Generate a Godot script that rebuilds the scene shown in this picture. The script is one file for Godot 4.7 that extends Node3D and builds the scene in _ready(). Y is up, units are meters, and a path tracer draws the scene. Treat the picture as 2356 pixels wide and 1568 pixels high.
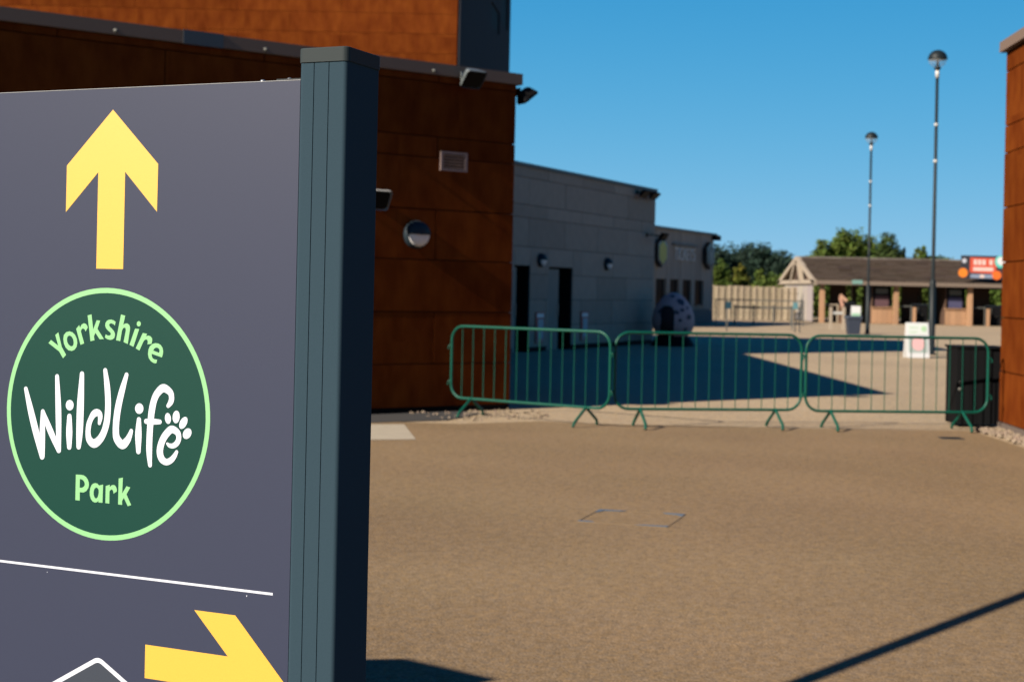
extends Node3D
# Entrance of a wildlife park: a grey direction sign close to the camera, rust-red steel buildings, green barriers and a timber entrance lodge.

const YORK = [
	{"p": [-5537,14461, -5477,14524, -5299,14420, -5376,14622, -5302,14676, -5212,14399, -5103,14251, -5176,14180, -5275,14310]},
	{"p": [-5033,14704, -5114,14685, -5168,14629, -5179,14553, -5163,14466, -5120,14392, -5050,14340, -4968,14330, -4901,14356, -4855,14412, -4840,14488, -4852,14564, -4895,14638, -4958,14685], "h": [-5040,14622, -5078,14599, -5090,14550, -5079,14496, -5047,14449, -5005,14423, -4964,14419, -4934,14447, -4928,14496, -4940,14550, -4973,14598, -5010,14620]},
	{"p": [-4875,14756, -4803,14830, -4784,14779, -4745,14843, -4692,14868, -4644,14857, -4609,14820, -4599,14785, -4651,14711, -4668,14748, -4698,14766, -4729,14764, -4752,14740, -4759,14707, -4675,14485, -4762,14453]},
	{"p": [-4608,15019, -4515,15043, -4469,14757, -4391,14934, -4308,14928, -4367,14771, -4212,14583, -4312,14576, -4414,14694, -4447,14629, -4432,14553, -4528,14531]},
	{"p": [-3945,14917, -3961,14845, -3990,14870, -4037,14885, -4077,14881, -4096,14857, -4082,14825, -4028,14784, -3980,14742, -3957,14700, -3952,14658, -3970,14609, -4009,14583, -4062,14571, -4128,14583, -4189,14613, -4171,14675, -4137,14657, -4090,14651, -4058,14665, -4049,14687, -4066,14713, -4120,14747, -4167,14790, -4188,14838, -4183,14886, -4151,14930, -4105,14951, -4046,14956, -3992,14943]},
	{"p": [-3824,15059, -3725,15038, -3766,14864, -3727,14889, -3675,14896, -3629,14870, -3608,14829, -3609,14775, -3652,14508, -3751,14542, -3704,14762, -3712,14804, -3736,14816, -3771,14797, -3792,14759, -3828,14557, -3927,14570]},
	{"p": [-3492,14802, -3396,14798, -3520,14460, -3612,14496]},
	{"p": [-3360,14896, -3364,14875, -3377,14857, -3396,14847, -3417,14846, -3437,14855, -3450,14872, -3456,14894, -3452,14915, -3439,14933, -3420,14943, -3398,14944, -3379,14935, -3365,14918]},
	{"p": [-3312,14726, -3212,14714, -3240,14668, -3182,14683, -3130,14669, -3097,14633, -3092,14591, -3107,14529, -3201,14519, -3192,14567, -3206,14603, -3238,14609, -3276,14590, -3301,14552, -3381,14396, -3467,14435]},
	{"p": [-2866,14287, -3098,14346, -3095,14306, -3074,14265, -3035,14245, -2971,14240, -2988,14173, -3046,14176, -3111,14205, -3162,14261, -3183,14335, -3175,14419, -3144,14484, -3087,14528, -3024,14546, -2953,14543, -2894,14514, -2855,14463, -2838,14400, -2845,14342], "h": [-3065,14407, -3040,14445, -3002,14466, -2957,14461, -2927,14434, -2923,14397, -2933,14372]},
]
const PARK = [
	{"p": [-4807,11976, -4674,11980, -4616,11973, -4564,11947, -4519,11901, -4495,11845, -4489,11798, -4504,11739, -4550,11681, -4614,11648, -4705,11647, -4701,11487, -4807,11489], "h": [-4707,11898, -4665,11896, -4624,11876, -4594,11832, -4591,11791, -4614,11760, -4653,11737, -4708,11733]},
	{"p": [-4156,11833, -4162,11488, -4255,11486, -4259,11517, -4291,11489, -4341,11478, -4392,11492, -4437,11535, -4464,11603, -4470,11672, -4457,11743, -4430,11800, -4394,11832, -4344,11847, -4293,11842, -4249,11808], "h": [-4320,11767, -4356,11739, -4374,11685, -4374,11633, -4355,11582, -4329,11561, -4307,11560, -4279,11588, -4263,11636, -4257,11682, -4261,11728, -4284,11756]},
	{"p": [-4095,11810, -4000,11841, -3999,11797, -3966,11828, -3928,11843, -3885,11840, -3852,11811, -3833,11766, -3832,11726, -3909,11680, -3917,11725, -3936,11750, -3961,11755, -3989,11734, -4003,11713, -4002,11484, -4095,11488]},
	{"p": [-3796,11973, -3698,11998, -3707,11700, -3611,11843, -3523,11825, -3607,11689, -3493,11497, -3573,11470, -3666,11618, -3705,11560, -3703,11484, -3797,11486]},
]
const WILD = [
	[-6070,13553,44, -5937,13137,72, -5800,12735,77, -5634,12261,55],
	[-5629,12272,57, -5640,12692,68, -5639,13133,47],
	[-5639,13129,46, -5451,12782,68, -5231,12413,53],
	[-5231,12413,54, -5260,13173,69, -5309,13825,46],
	[-4990,13076,52, -4986,12770,74, -4979,12491,52],
	[-4710,13900,50, -4731,13331,81, -4739,12811,78, -4754,12511,52],
	[-4274,12987,35, -4256,13097,53, -4279,13167,61, -4344,13185,68, -4415,13147,66, -4477,13057,57, -4523,12940,59, -4536,12784,60, -4499,12657,72, -4388,12595,82, -4258,12678,76, -4158,12832,70, -4099,13029,70, -4079,13261,68, -4084,13467,67, -4113,13723,64, -4162,13991,45],
	[-3662,13930,43, -3757,13637,65, -3833,13351,72, -3874,13093,73, -3883,12849,73, -3848,12710,80, -3724,12615,85, -3611,12705,70, -3551,12817,51, -3526,12882,41],
	[-3355,13106,47, -3360,12816,73, -3352,12511,50],
	[-2698,13398,39, -2639,13476,56, -2626,13565,58, -2667,13657,64, -2814,13720,76, -2942,13625,71, -3016,13495,69, -3061,13315,71, -3084,13124,69, -3103,12844,68, -3104,12527,65, -3080,12275,43],
	[-3187,13083,48, -3021,13087,54, -2879,13091,43],
	[-2698,12697,25, -2649,12667,39, -2565,12667,47, -2482,12724,54, -2444,12821,55, -2480,12919,61, -2603,12968,69, -2708,12893,70, -2797,12774,70, -2852,12632,71, -2859,12505,72, -2810,12401,69, -2709,12356,59, -2603,12402,56, -2529,12482,47, -2486,12557,35],
]
const DOTS = [
	{"p": [-4896,13296, -4902,13258, -4922,13224, -4952,13201, -4988,13191, -5024,13197, -5056,13217, -5077,13248, -5086,13286, -5079,13325, -5060,13359, -5029,13382, -4993,13392, -4957,13386, -4926,13366, -4904,13334]},
	{"p": [-3260,13318, -3266,13279, -3286,13246, -3317,13223, -3353,13213, -3391,13219, -3423,13239, -3444,13270, -3453,13307, -3446,13346, -3426,13379, -3395,13402, -3359,13412, -3322,13406, -3290,13386, -3268,13355]},
	{"p": [-2633,13173, -2633,13134, -2643,13099, -2662,13074, -2686,13063, -2713,13068, -2738,13087, -2756,13118, -2767,13156, -2767,13195, -2757,13230, -2738,13254, -2713,13265, -2687,13261, -2662,13242, -2643,13211]},
	{"p": [-2437,13202, -2446,13157, -2465,13119, -2492,13094, -2523,13085, -2553,13094, -2577,13120, -2592,13158, -2595,13202, -2586,13247, -2567,13285, -2540,13310, -2509,13319, -2479,13310, -2455,13285, -2441,13247]},
	{"p": [-2280,13079, -2308,13038, -2342,13007, -2378,12990, -2410,12991, -2434,13008, -2444,13040, -2441,13081, -2425,13126, -2397,13166, -2362,13197, -2326,13214, -2295,13213, -2271,13196, -2261,13164, -2264,13123]},
	{"p": [-2180,12883, -2205,12848, -2239,12823, -2277,12810, -2313,12813, -2341,12831, -2357,12860, -2358,12897, -2346,12936, -2320,12971, -2286,12996, -2248,13008, -2213,13005, -2185,12988, -2169,12958, -2167,12921]},
]


const UP_FLAT := -1
var used := {}
var rng := RandomNumberGenerator.new()
var M := {}

# ---------------------------------------------------------------- helpers
func numbered(called: String) -> String:
	if not used.has(called):
		used[called] = 0
		return called
	used[called] += 1
	return "%s_%03d" % [called, used[called]]

func tag(o: Node, label: String, category: String, group := "", kind := "") -> void:
	if label != "": o.set_meta("label", label)
	if category != "": o.set_meta("category", category)
	if group != "": o.set_meta("group", group)
	if kind != "": o.set_meta("kind", kind)

func thing(called: String, label: String, category: String, at := Vector3.ZERO, turn := 0.0, group := "") -> Node3D:
	var o := Node3D.new()
	o.name = numbered(called)
	add_child(o)
	o.position = at
	o.rotation.y = turn
	tag(o, label, category, group)
	return o

func new_st() -> SurfaceTool:
	var st := SurfaceTool.new()
	st.begin(Mesh.PRIMITIVE_TRIANGLES)
	return st

func build(st: SurfaceTool, called: String, m: Material, parent: Node) -> MeshInstance3D:
	st.generate_normals()
	var o := MeshInstance3D.new()
	o.mesh = st.commit()
	o.material_override = m
	if parent == self:
		o.name = numbered(called)
		add_child(o)
	else:
		var n := called
		var k := 0
		while parent.has_node(n):
			k += 1
			n = "%s_%03d" % [called, k]
		o.name = n
		parent.add_child(o)
	return o

func V(x: float, y: float, d: float) -> Vector3:
	return Vector3(x, y, -d)

func quad(st: SurfaceTool, a: Vector3, b: Vector3, c: Vector3, d: Vector3) -> void:
	for p in [a, b, c, a, c, d]:
		st.add_vertex(p)

func box(st: SurfaceTool, c: Vector3, s: Vector3, b := Basis.IDENTITY) -> void:
	st.set_smooth_group(UP_FLAT)
	var h := s * 0.5
	var ax := [b.x * h.x, b.y * h.y, b.z * h.z]
	for k in 3:
		var n: Vector3 = ax[k]
		var u: Vector3 = ax[(k + 1) % 3]
		var v: Vector3 = ax[(k + 2) % 3]
		quad(st, c + n - u + v, c + n + u + v, c + n + u - v, c + n - u - v)
		quad(st, c - n + u + v, c - n - u + v, c - n - u - v, c - n + u - v)

func span(st: SurfaceTool, a: Vector3, b: Vector3) -> void:   # a box between two corners
	box(st, (a + b) * 0.5, (b - a).abs())

func bar(st: SurfaceTool, a: Vector3, b: Vector3, w: float, h: float) -> void:   # a squared beam from a to b
	var x := (b - a).normalized()
	var up := Vector3.UP if absf(x.y) < 0.95 else Vector3.RIGHT
	var z := x.cross(up).normalized()
	box(st, (a + b) * 0.5, Vector3((b - a).length(), h, w), Basis(x, z.cross(x), z))

func tube(st: SurfaceTool, pts: Array, r: float, n := 10, closed := false) -> void:
	var cnt := pts.size()
	var rings := []
	var N := Vector3.ZERO
	for i in cnt:
		var a: Vector3 = pts[(i - 1 + cnt) % cnt] if (closed or i > 0) else pts[0]
		var b: Vector3 = pts[(i + 1) % cnt] if (closed or i < cnt - 1) else pts[cnt - 1]
		var t := (b - a).normalized()
		if N == Vector3.ZERO:
			N = t.cross(Vector3.UP if absf(t.y) < 0.9 else Vector3.RIGHT).normalized()
		N = (N - t * N.dot(t)).normalized()
		var B := t.cross(N)
		var ring := []
		for k in n:
			var th := TAU * k / n
			ring.append(pts[i] + (N * cos(th) + B * sin(th)) * r)
		rings.append(ring)
	st.set_smooth_group(1)
	for i in (cnt if closed else cnt - 1):
		var j := (i + 1) % cnt
		for k in n:
			var l := (k + 1) % n
			quad(st, rings[j][k], rings[j][l], rings[i][l], rings[i][k])
	if not closed:
		st.set_smooth_group(UP_FLAT)
		for k in range(1, n - 1):
			for p in [rings[0][0], rings[0][k], rings[0][k + 1], rings[cnt - 1][0], rings[cnt - 1][k + 1], rings[cnt - 1][k]]:
				st.add_vertex(p)

func lathe(st: SurfaceTool, prof: Array, n := 20, xf := Transform3D.IDENTITY, smooth := true) -> void:
	st.set_smooth_group(2 if smooth else UP_FLAT)
	for i in prof.size() - 1:
		for k in n:
			var q := []
			for e in [[i + 1, k], [i + 1, k + 1], [i, k + 1], [i, k]]:
				var th: float = TAU * (e[1] % n) / n
				var p: Vector2 = prof[e[0]]
				q.append(xf * Vector3(p.x * cos(th), p.y, -p.x * sin(th)))
			if prof[i + 1].x < 1e-5:
				for p in [q[0], q[2], q[3]]: st.add_vertex(p)
			elif prof[i].x < 1e-5:
				for p in [q[0], q[1], q[3]]: st.add_vertex(p)
			else:
				quad(st, q[0], q[1], q[2], q[3])

func ccw(poly: PackedVector2Array) -> PackedVector2Array:
	var a := 0.0
	for i in poly.size():
		a += poly[i].cross(poly[(i + 1) % poly.size()])
	if a < 0.0:
		poly = poly.duplicate()
		poly.reverse()
	return poly

func face(st: SurfaceTool, poly: PackedVector2Array, z: float, xf := Transform3D.IDENTITY, flip := false) -> void:
	var ix := Geometry2D.triangulate_polygon(poly)
	for i in range(0, ix.size(), 3):
		var a := poly[ix[i]]
		var b := poly[ix[i + 1]]
		var c := poly[ix[i + 2]]
		if ((b - a).cross(c - a) > 0.0) != flip:
			var t := b
			b = c
			c = t
		for p in [a, b, c]:
			st.add_vertex(xf * Vector3(p.x, p.y, z))

func prism(st: SurfaceTool, poly_in: PackedVector2Array, z0: float, z1: float, xf := Transform3D.IDENTITY) -> void:
	var poly := ccw(poly_in)
	st.set_smooth_group(UP_FLAT)
	face(st, poly, z1, xf)
	face(st, poly, z0, xf, true)
	for i in poly.size():
		var a := poly[i]
		var b := poly[(i + 1) % poly.size()]
		quad(st, xf * Vector3(a.x, a.y, z1), xf * Vector3(b.x, b.y, z1), xf * Vector3(b.x, b.y, z0), xf * Vector3(a.x, a.y, z0))

func loft(st: SurfaceTool, pa: PackedVector2Array, za: float, pb: PackedVector2Array, zb: float, xf: Transform3D) -> void:
	st.set_smooth_group(UP_FLAT)
	for i in pa.size():
		var j := (i + 1) % pa.size()
		quad(st, xf * Vector3(pb[i].x, pb[i].y, zb), xf * Vector3(pb[j].x, pb[j].y, zb), xf * Vector3(pa[j].x, pa[j].y, za), xf * Vector3(pa[i].x, pa[i].y, za))

func P2(list: Array) -> PackedVector2Array:
	var r := PackedVector2Array()
	for i in range(0, list.size(), 2):
		r.append(Vector2(list[i], list[i + 1]))
	return r

func round_rect(x0: float, y0: float, x1: float, y1: float, r: float, n := 6) -> PackedVector2Array:   # counter-clockwise
	var out := PackedVector2Array()
	for c in [[x1 - r, y0 + r, -PI / 2], [x1 - r, y1 - r, 0.0], [x0 + r, y1 - r, PI / 2], [x0 + r, y0 + r, PI]]:
		for k in n + 1:
			var t: float = c[2] + PI / 2 * k / n
			out.append(Vector2(c[0] + r * cos(t), c[1] + r * sin(t)))
	return out

func ngon(cx: float, cy: float, rx: float, ry: float, n: int, turn := 0.0) -> PackedVector2Array:
	var out := PackedVector2Array()
	for k in n:
		var t := TAU * k / n + turn
		out.append(Vector2(cx + rx * cos(t), cy + ry * sin(t)))
	return out

# footprints are given as (x, distance ahead); this frame stands them up
var FOOT := Transform3D(Basis(Vector3(1, 0, 0), Vector3(0, 0, -1), Vector3(0, 1, 0)), Vector3.ZERO)
# plan in a thing's own x and z, extruded upwards
var PLAN := Transform3D(Basis(Vector3(1, 0, 0), Vector3(0, 0, -1), Vector3(0, 1, 0)), Vector3.ZERO)

func mat(r: float, g: float, b: float, rough := 0.8, metal := 0.0, spec := 0.5) -> StandardMaterial3D:
	var m := StandardMaterial3D.new()
	m.albedo_color = Color(r * 0.645, g * 0.645, b * 0.645).linear_to_srgb()
	m.roughness = rough
	m.metallic = metal
	m.metallic_specular = spec
	return m

func noise(freq: float, sd: int, oct := 4) -> FastNoiseLite:
	var n := FastNoiseLite.new()
	n.seed = sd
	n.frequency = freq
	n.fractal_octaves = oct
	n.noise_type = FastNoiseLite.TYPE_SIMPLEX_SMOOTH
	return n

func tex_from(size: int, f: Callable) -> ImageTexture:
	var im := Image.create(size, size, false, Image.FORMAT_RGB8)
	for y in size:
		for x in size:
			im.set_pixel(x, y, (f.call(x, y) as Color).linear_to_srgb())
	im.generate_mipmaps()
	return ImageTexture.create_from_image(im)

func textured(m: StandardMaterial3D, t: Texture2D, per_m: Vector3, world := false) -> StandardMaterial3D:
	m.albedo_texture = t
	m.uv1_triplanar = true
	m.uv1_world_triplanar = world
	m.uv1_scale = per_m
	return m

func with_bump(m: StandardMaterial3D, size: int, freq: float, sd: int, strength: float, scale: float) -> void:
	var n := noise(freq, sd, 3)
	var im: Image = n.get_seamless_image(size, size)
	im.bump_map_to_normal_map(strength)
	m.normal_enabled = true
	m.normal_texture = ImageTexture.create_from_image(im)
	m.normal_scale = scale

# ---------------------------------------------------------------- scene
func _ready() -> void:
	rng.seed = 7
	setup_view()
	make_materials()
	make_ground()
	make_corten_building()
	make_right_wall()
	make_grey_building()
	make_ticket_office()
	make_lodge()
	make_fence()
	make_trees()
	make_sign()
	make_barriers()
	make_lamps()
	make_wall_fittings()
	make_egg()
	make_street_things()
	make_shadow_casters()

func setup_view() -> void:
	var cam := Camera3D.new()
	cam.name = "camera"
	add_child(cam)
	cam.position = Vector3(0, 1.57, 0)
	cam.rotation.z = 0.0215
	var att := CameraAttributesPhysical.new()
	att.frustum_near = 0.05
	att.frustum_far = 4000.0
	att.frustum_focal_length = 35.0
	att.frustum_focus_distance = 2.85
	att.exposure_aperture = 4.9
	cam.attributes = att
	cam.projection = Camera3D.PROJECTION_FRUSTUM
	cam.near = 0.05
	cam.far = 4000.0
	cam.size = 0.05 * 1568.0 / 3300.0
	cam.frustum_offset = Vector2(-2.58, -119.97) / 3300.0 * 0.05
	cam.current = true

	var rows := 512
	var sky_img := Image.create(rows * 2, rows, false, Image.FORMAT_RGBF)
	for y in rows:
		var el := sin((0.5 - (y + 0.5) / rows) * PI)
		var c := Color(0.08, 0.068, 0.052)
		if el >= 0.0:
			var t := el / (1.0 + 0.1 * el)
			c = Color(0.355 * exp(-9.7 * t), 0.60 * exp(-2.95 * t), 0.815 * exp(-1.0 * t - 0.6 * t * t)) * 0.4165
		sky_img.fill_rect(Rect2i(0, y, rows * 2, 1), c)
	var pano := PanoramaSkyMaterial.new()
	pano.panorama = ImageTexture.create_from_image(sky_img)
	var sky := Sky.new()
	sky.sky_material = pano
	var env := Environment.new()
	env.background_mode = Environment.BG_SKY
	env.sky = sky
	env.tonemap_mode = Environment.TONE_MAPPER_LINEAR
	env.tonemap_exposure = 2.4
	env.sdfgi_enabled = true
	env.ssao_enabled = true
	env.ssil_enabled = true
	var we := WorldEnvironment.new()
	we.name = "world_environment"
	we.environment = env
	add_child(we)

	var sun := DirectionalLight3D.new()
	sun.name = "sun"
	sun.light_color = Color(1.0, 0.945, 0.87)
	sun.light_energy = 1.6
	sun.light_angular_distance = 0.5
	sun.shadow_enabled = true
	add_child(sun)
	var az := deg_to_rad(52.8)
	var ev := deg_to_rad(29.3)
	sun.look_at_from_position(Vector3(-sin(az) * cos(ev), sin(ev), cos(az) * cos(ev)) * 50.0, Vector3.ZERO)

func make_materials() -> void:
	# rusted steel: mottled, with vertical run marks
	var n1 := noise(0.012, 3, 5)
	var n2 := noise(0.05, 5, 4)
	var rust := tex_from(512, func(x: int, y: int) -> Color:
		var a := n1.get_noise_2d(x, y * 0.55)
		var s := n2.get_noise_2d(x * 1.2, y * 0.25)
		var g := n2.get_noise_2d(x * 3.0, y * 3.0)
		var k := clampf(0.82 + 0.30 * a + 0.08 * s + 0.08 * g, 0.3, 1.0)
		return Color(k, k * (0.93 + 0.12 * a), k * (0.93 + 0.1 * s)))
	for i in 4:
		var k: float = [1.0, 0.88, 1.09, 0.95][i]
		var m := mat(0.166 * k, 0.042 * k, 0.0085 * k, 0.95, 0.0, 0.0)
		m.uv1_offset = Vector3(i * 0.37, i * 0.21, i * 0.13)
		M["corten%d" % i] = textured(m, rust, Vector3.ONE * 0.42)
	M.corten_body = mat(0.10, 0.028, 0.008, 0.9)
	var cl := noise(0.02, 11, 4)
	var clad := tex_from(256, func(x: int, y: int) -> Color:
		var k := clampf(0.9 + 0.08 * cl.get_noise_2d(x, y) + 0.04 * cl.get_noise_2d(x * 9, y * 9), 0.0, 1.0)
		return Color(k, k, k))
	for i in 3:
		var k: float = [1.0, 0.9, 1.07][i]
		M["grey%d" % i] = textured(mat(0.42 * k, 0.325 * k, 0.26 * k, 0.8, 0.0, 0.3), clad, Vector3.ONE * 0.5)
		M["board%d" % i] = textured(mat(0.34 * k, 0.285 * k, 0.235 * k, 0.85), clad, Vector3(2.2, 0.35, 2.2))
		M["fence%d" % i] = textured(mat(0.42 * k, 0.34 * k, 0.235 * k, 0.9), clad, Vector3(2.5, 0.4, 2.5))
		M["timber%d" % i] = textured(mat(0.44 * k, 0.25 * k, 0.135 * k, 0.85), clad, Vector3(2.5, 0.4, 2.5))
	M.grey_body = mat(0.05, 0.05, 0.05, 0.9)
	M.slate_clad = textured(mat(0.035, 0.035, 0.042, 0.85, 0.0, 0.2), clad, Vector3.ONE * 0.5)
	M.coping = mat(0.19, 0.135, 0.105, 0.7, 0.0, 0.2)
	M.coping_dark = mat(0.05, 0.055, 0.06, 0.5)
	M.black = mat(0.006, 0.006, 0.007, 0.7, 0.0, 0.2)
	M.black_gloss = mat(0.012, 0.014, 0.018, 0.25)
	M.dark_glass = mat(0.008, 0.008, 0.009, 0.35, 0.0, 0.12)
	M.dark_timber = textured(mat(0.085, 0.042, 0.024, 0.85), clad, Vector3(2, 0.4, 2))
	M.grey_oak = textured(mat(0.40, 0.33, 0.25, 0.85), clad, Vector3(2, 0.6, 2))
	M.shingle = textured(mat(0.085, 0.063, 0.048, 0.95, 0.0, 0.2), clad, Vector3(1.4, 1.4, 1.4))
	M.shingle.vertex_color_use_as_albedo = true
	M.fascia = textured(mat(0.20, 0.15, 0.115, 0.85), clad, Vector3(0.4, 2, 2))
	M.steel = mat(0.35, 0.36, 0.37, 0.35, 0.7)
	M.white = mat(0.72, 0.73, 0.74, 0.5)
	M.pale_grey = mat(0.45, 0.45, 0.43, 0.7)
	M.diffuser = mat(0.75, 0.75, 0.76, 0.35)
	M.lamp_dark = mat(0.020, 0.032, 0.042, 0.45, 0.0, 0.25)
	M.lamp_body = mat(0.10, 0.12, 0.125, 0.5)
	M.barrier = mat(0.002, 0.078, 0.053, 0.4, 0.0, 0.3)
	M.pole_dark = mat(0.010, 0.016, 0.019, 0.5, 0.0, 0.3)
	M.band = mat(0.65, 0.62, 0.58, 0.5)
	M.teal = mat(0.03, 0.13, 0.17, 0.4)
	M.rail = mat(0.085, 0.085, 0.075, 0.6)
	# direction sign
	var gn := noise(0.35, 21, 2)
	var grain := tex_from(512, func(x: int, y: int) -> Color:
		var k := clampf(0.93 + 0.09 * gn.get_noise_2d(x, y) + rng.randf_range(-0.035, 0.035), 0.0, 1.0)
		return Color(k, k, k))
	M.panel = textured(mat(0.037, 0.045, 0.083, 0.5, 0.0, 0.29), grain, Vector3.ONE * 2.6)
	M.panel_edge = mat(0.30, 0.31, 0.33, 0.5, 0.0, 0.2)
	M.post = textured(mat(0.036, 0.064, 0.086, 0.62, 0.0, 0.06), grain, Vector3.ONE * 2.0)
	M.post_cap = textured(mat(0.042, 0.053, 0.056, 0.5, 0.0, 0.15), grain, Vector3.ONE * 3.0)
	M.yellow = textured(mat(0.78, 0.45, 0.05, 0.5), grain, Vector3.ONE * 2.6)
	M.badge = textured(mat(0.004, 0.050, 0.038, 0.5, 0.0, 0.26), grain, Vector3.ONE * 2.6)
	M.lime = mat(0.225, 0.53, 0.235, 0.5)
	M.vinyl = mat(0.66, 0.70, 0.80, 0.5)
	M.slate_print = textured(mat(0.030, 0.042, 0.066, 0.45), grain, Vector3.ONE * 2.6)
	# resin-bound gravel: coloured grains
	var cells := FastNoiseLite.new()
	cells.seed = 9
	cells.noise_type = FastNoiseLite.TYPE_CELLULAR
	cells.cellular_return_type = FastNoiseLite.RETURN_CELL_VALUE
	cells.frequency = 0.19
	var blot := noise(0.02, 14, 4)
	var resin := tex_from(1024, func(x: int, y: int) -> Color:
		var v := cells.get_noise_2d(x, y) * 0.5 + 0.5
		var w := cells.get_noise_2d(x * 0.53 + 311.0, y * 0.53 + 97.0) * 0.5 + 0.5
		var b := blot.get_noise_2d(x, y)
		var k := 0.38 + 0.50 * v + 0.10 * b
		if v > 0.95: k = 1.1
		if v < 0.1: k *= 0.72
		return Color(k * (0.90 + 0.20 * w), k * (0.95 + 0.05 * w), k * (1.12 - 0.30 * w)))
	M.resin = textured(mat(0.425, 0.306, 0.178, 0.9, 0.0, 0.2), resin, Vector3.ONE * 0.42, true)
	M.resin.vertex_color_use_as_albedo = true
	with_bump(M.resin, 512, 0.3, 4, 3.0, 0.25)
	M.paving = textured(mat(0.72, 0.57, 0.375, 0.9, 0.0, 0.2), resin, Vector3.ONE * 0.3, true)
	M.paving.vertex_color_use_as_albedo = true
	M.slab = textured(mat(0.47, 0.41, 0.31, 0.85), clad, Vector3.ONE * 0.7, true)
	M.shade_and_drain = textured(mat(0.030, 0.028, 0.028, 0.9), clad, Vector3.ONE * 1.5, true)  # dark tone of the painted shade strip and of the drain frame
	M.stone = mat(0.27, 0.21, 0.15, 0.9)
	M.stone.vertex_color_use_as_albedo = true
	M.grass = mat(0.07, 0.10, 0.03, 0.95)

func sheet(called: String, outline: Array, y: float, m: Material, cell := 0.0) -> MeshInstance3D:
	var st := new_st()
	st.set_smooth_group(UP_FLAT)
	var poly := ccw(P2(outline))
	if cell <= 0.0:
		st.set_color(Color(1, 1, 1))
		face(st, poly, y, FOOT)
	else:
		var nz := noise(0.35, 31, 3)
		var lo := poly[0]
		var hi := poly[0]
		for p in poly:
			lo = lo.min(p)
			hi = hi.max(p)
		for i in int(ceil((hi.x - lo.x) / cell)):
			for j in int(ceil((hi.y - lo.y) / cell)):
				var a := lo + Vector2(i, j) * cell
				for part in Geometry2D.intersect_polygons(P2([a.x, a.y, a.x + cell, a.y, a.x + cell, a.y + cell, a.x, a.y + cell]), poly):
					part = ccw(part)
					var ix := Geometry2D.triangulate_polygon(part)
					for t in range(0, ix.size(), 3):
						var tri := [part[ix[t]], part[ix[t + 1]], part[ix[t + 2]]]
						if (tri[1] - tri[0]).cross(tri[2] - tri[0]) > 0.0:
							tri = [tri[0], tri[2], tri[1]]
						for p in tri:
							var k := 0.93 + 0.16 * nz.get_noise_2d(p.x, p.y)
							st.set_color(Color(k, k * (1.0 + 0.02 * nz.get_noise_2d(p.x + 50.0, p.y)), k))
							st.add_vertex(FOOT * Vector3(p.x, p.y, y))
	var o := build(st, called, m, self)
	o.set_meta("kind", "structure")
	return o

func stones(called: String, outline: Array, count: int, lo: float, hi: float, label: String) -> void:
	var st := new_st()
	st.set_smooth_group(UP_FLAT)
	var poly := P2(outline)
	var a := poly[0]
	var b := poly[0]
	for p in poly:
		a = a.min(p)
		b = b.max(p)
	var made := 0
	while made < count:
		var p := Vector2(rng.randf_range(a.x, b.x), rng.randf_range(a.y, b.y))
		if not Geometry2D.is_point_in_polygon(p, poly):
			continue
		made += 1
		var r := rng.randf_range(lo, hi)
		var k := rng.randf_range(0.75, 1.25)
		st.set_color(Color(k, k * rng.randf_range(0.9, 1.02), k * rng.randf_range(0.85, 1.05)))
		var bs := Basis.from_euler(Vector3(rng.randf() * 3, rng.randf() * 6, rng.randf() * 3)).scaled(Vector3(r, r * 0.8, r))
		var v := [Vector3.UP, Vector3.DOWN, Vector3.LEFT, Vector3.RIGHT, Vector3.FORWARD, Vector3.BACK]
		var c := V(p.x, r * 0.35 + 0.004, p.y)
		for q in [[0, 3, 5], [0, 4, 3], [0, 2, 4], [0, 5, 2], [1, 5, 3], [1, 3, 4], [1, 4, 2], [1, 2, 5]]:
			for t in q:
				st.add_vertex(c + bs * (v[t] * (0.85 + 0.3 * ((t * 7 + made) % 5) / 5.0)))
	var o := build(st, called, M.stone, self)
	tag(o, label, "gravel", "", "stuff")

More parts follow.
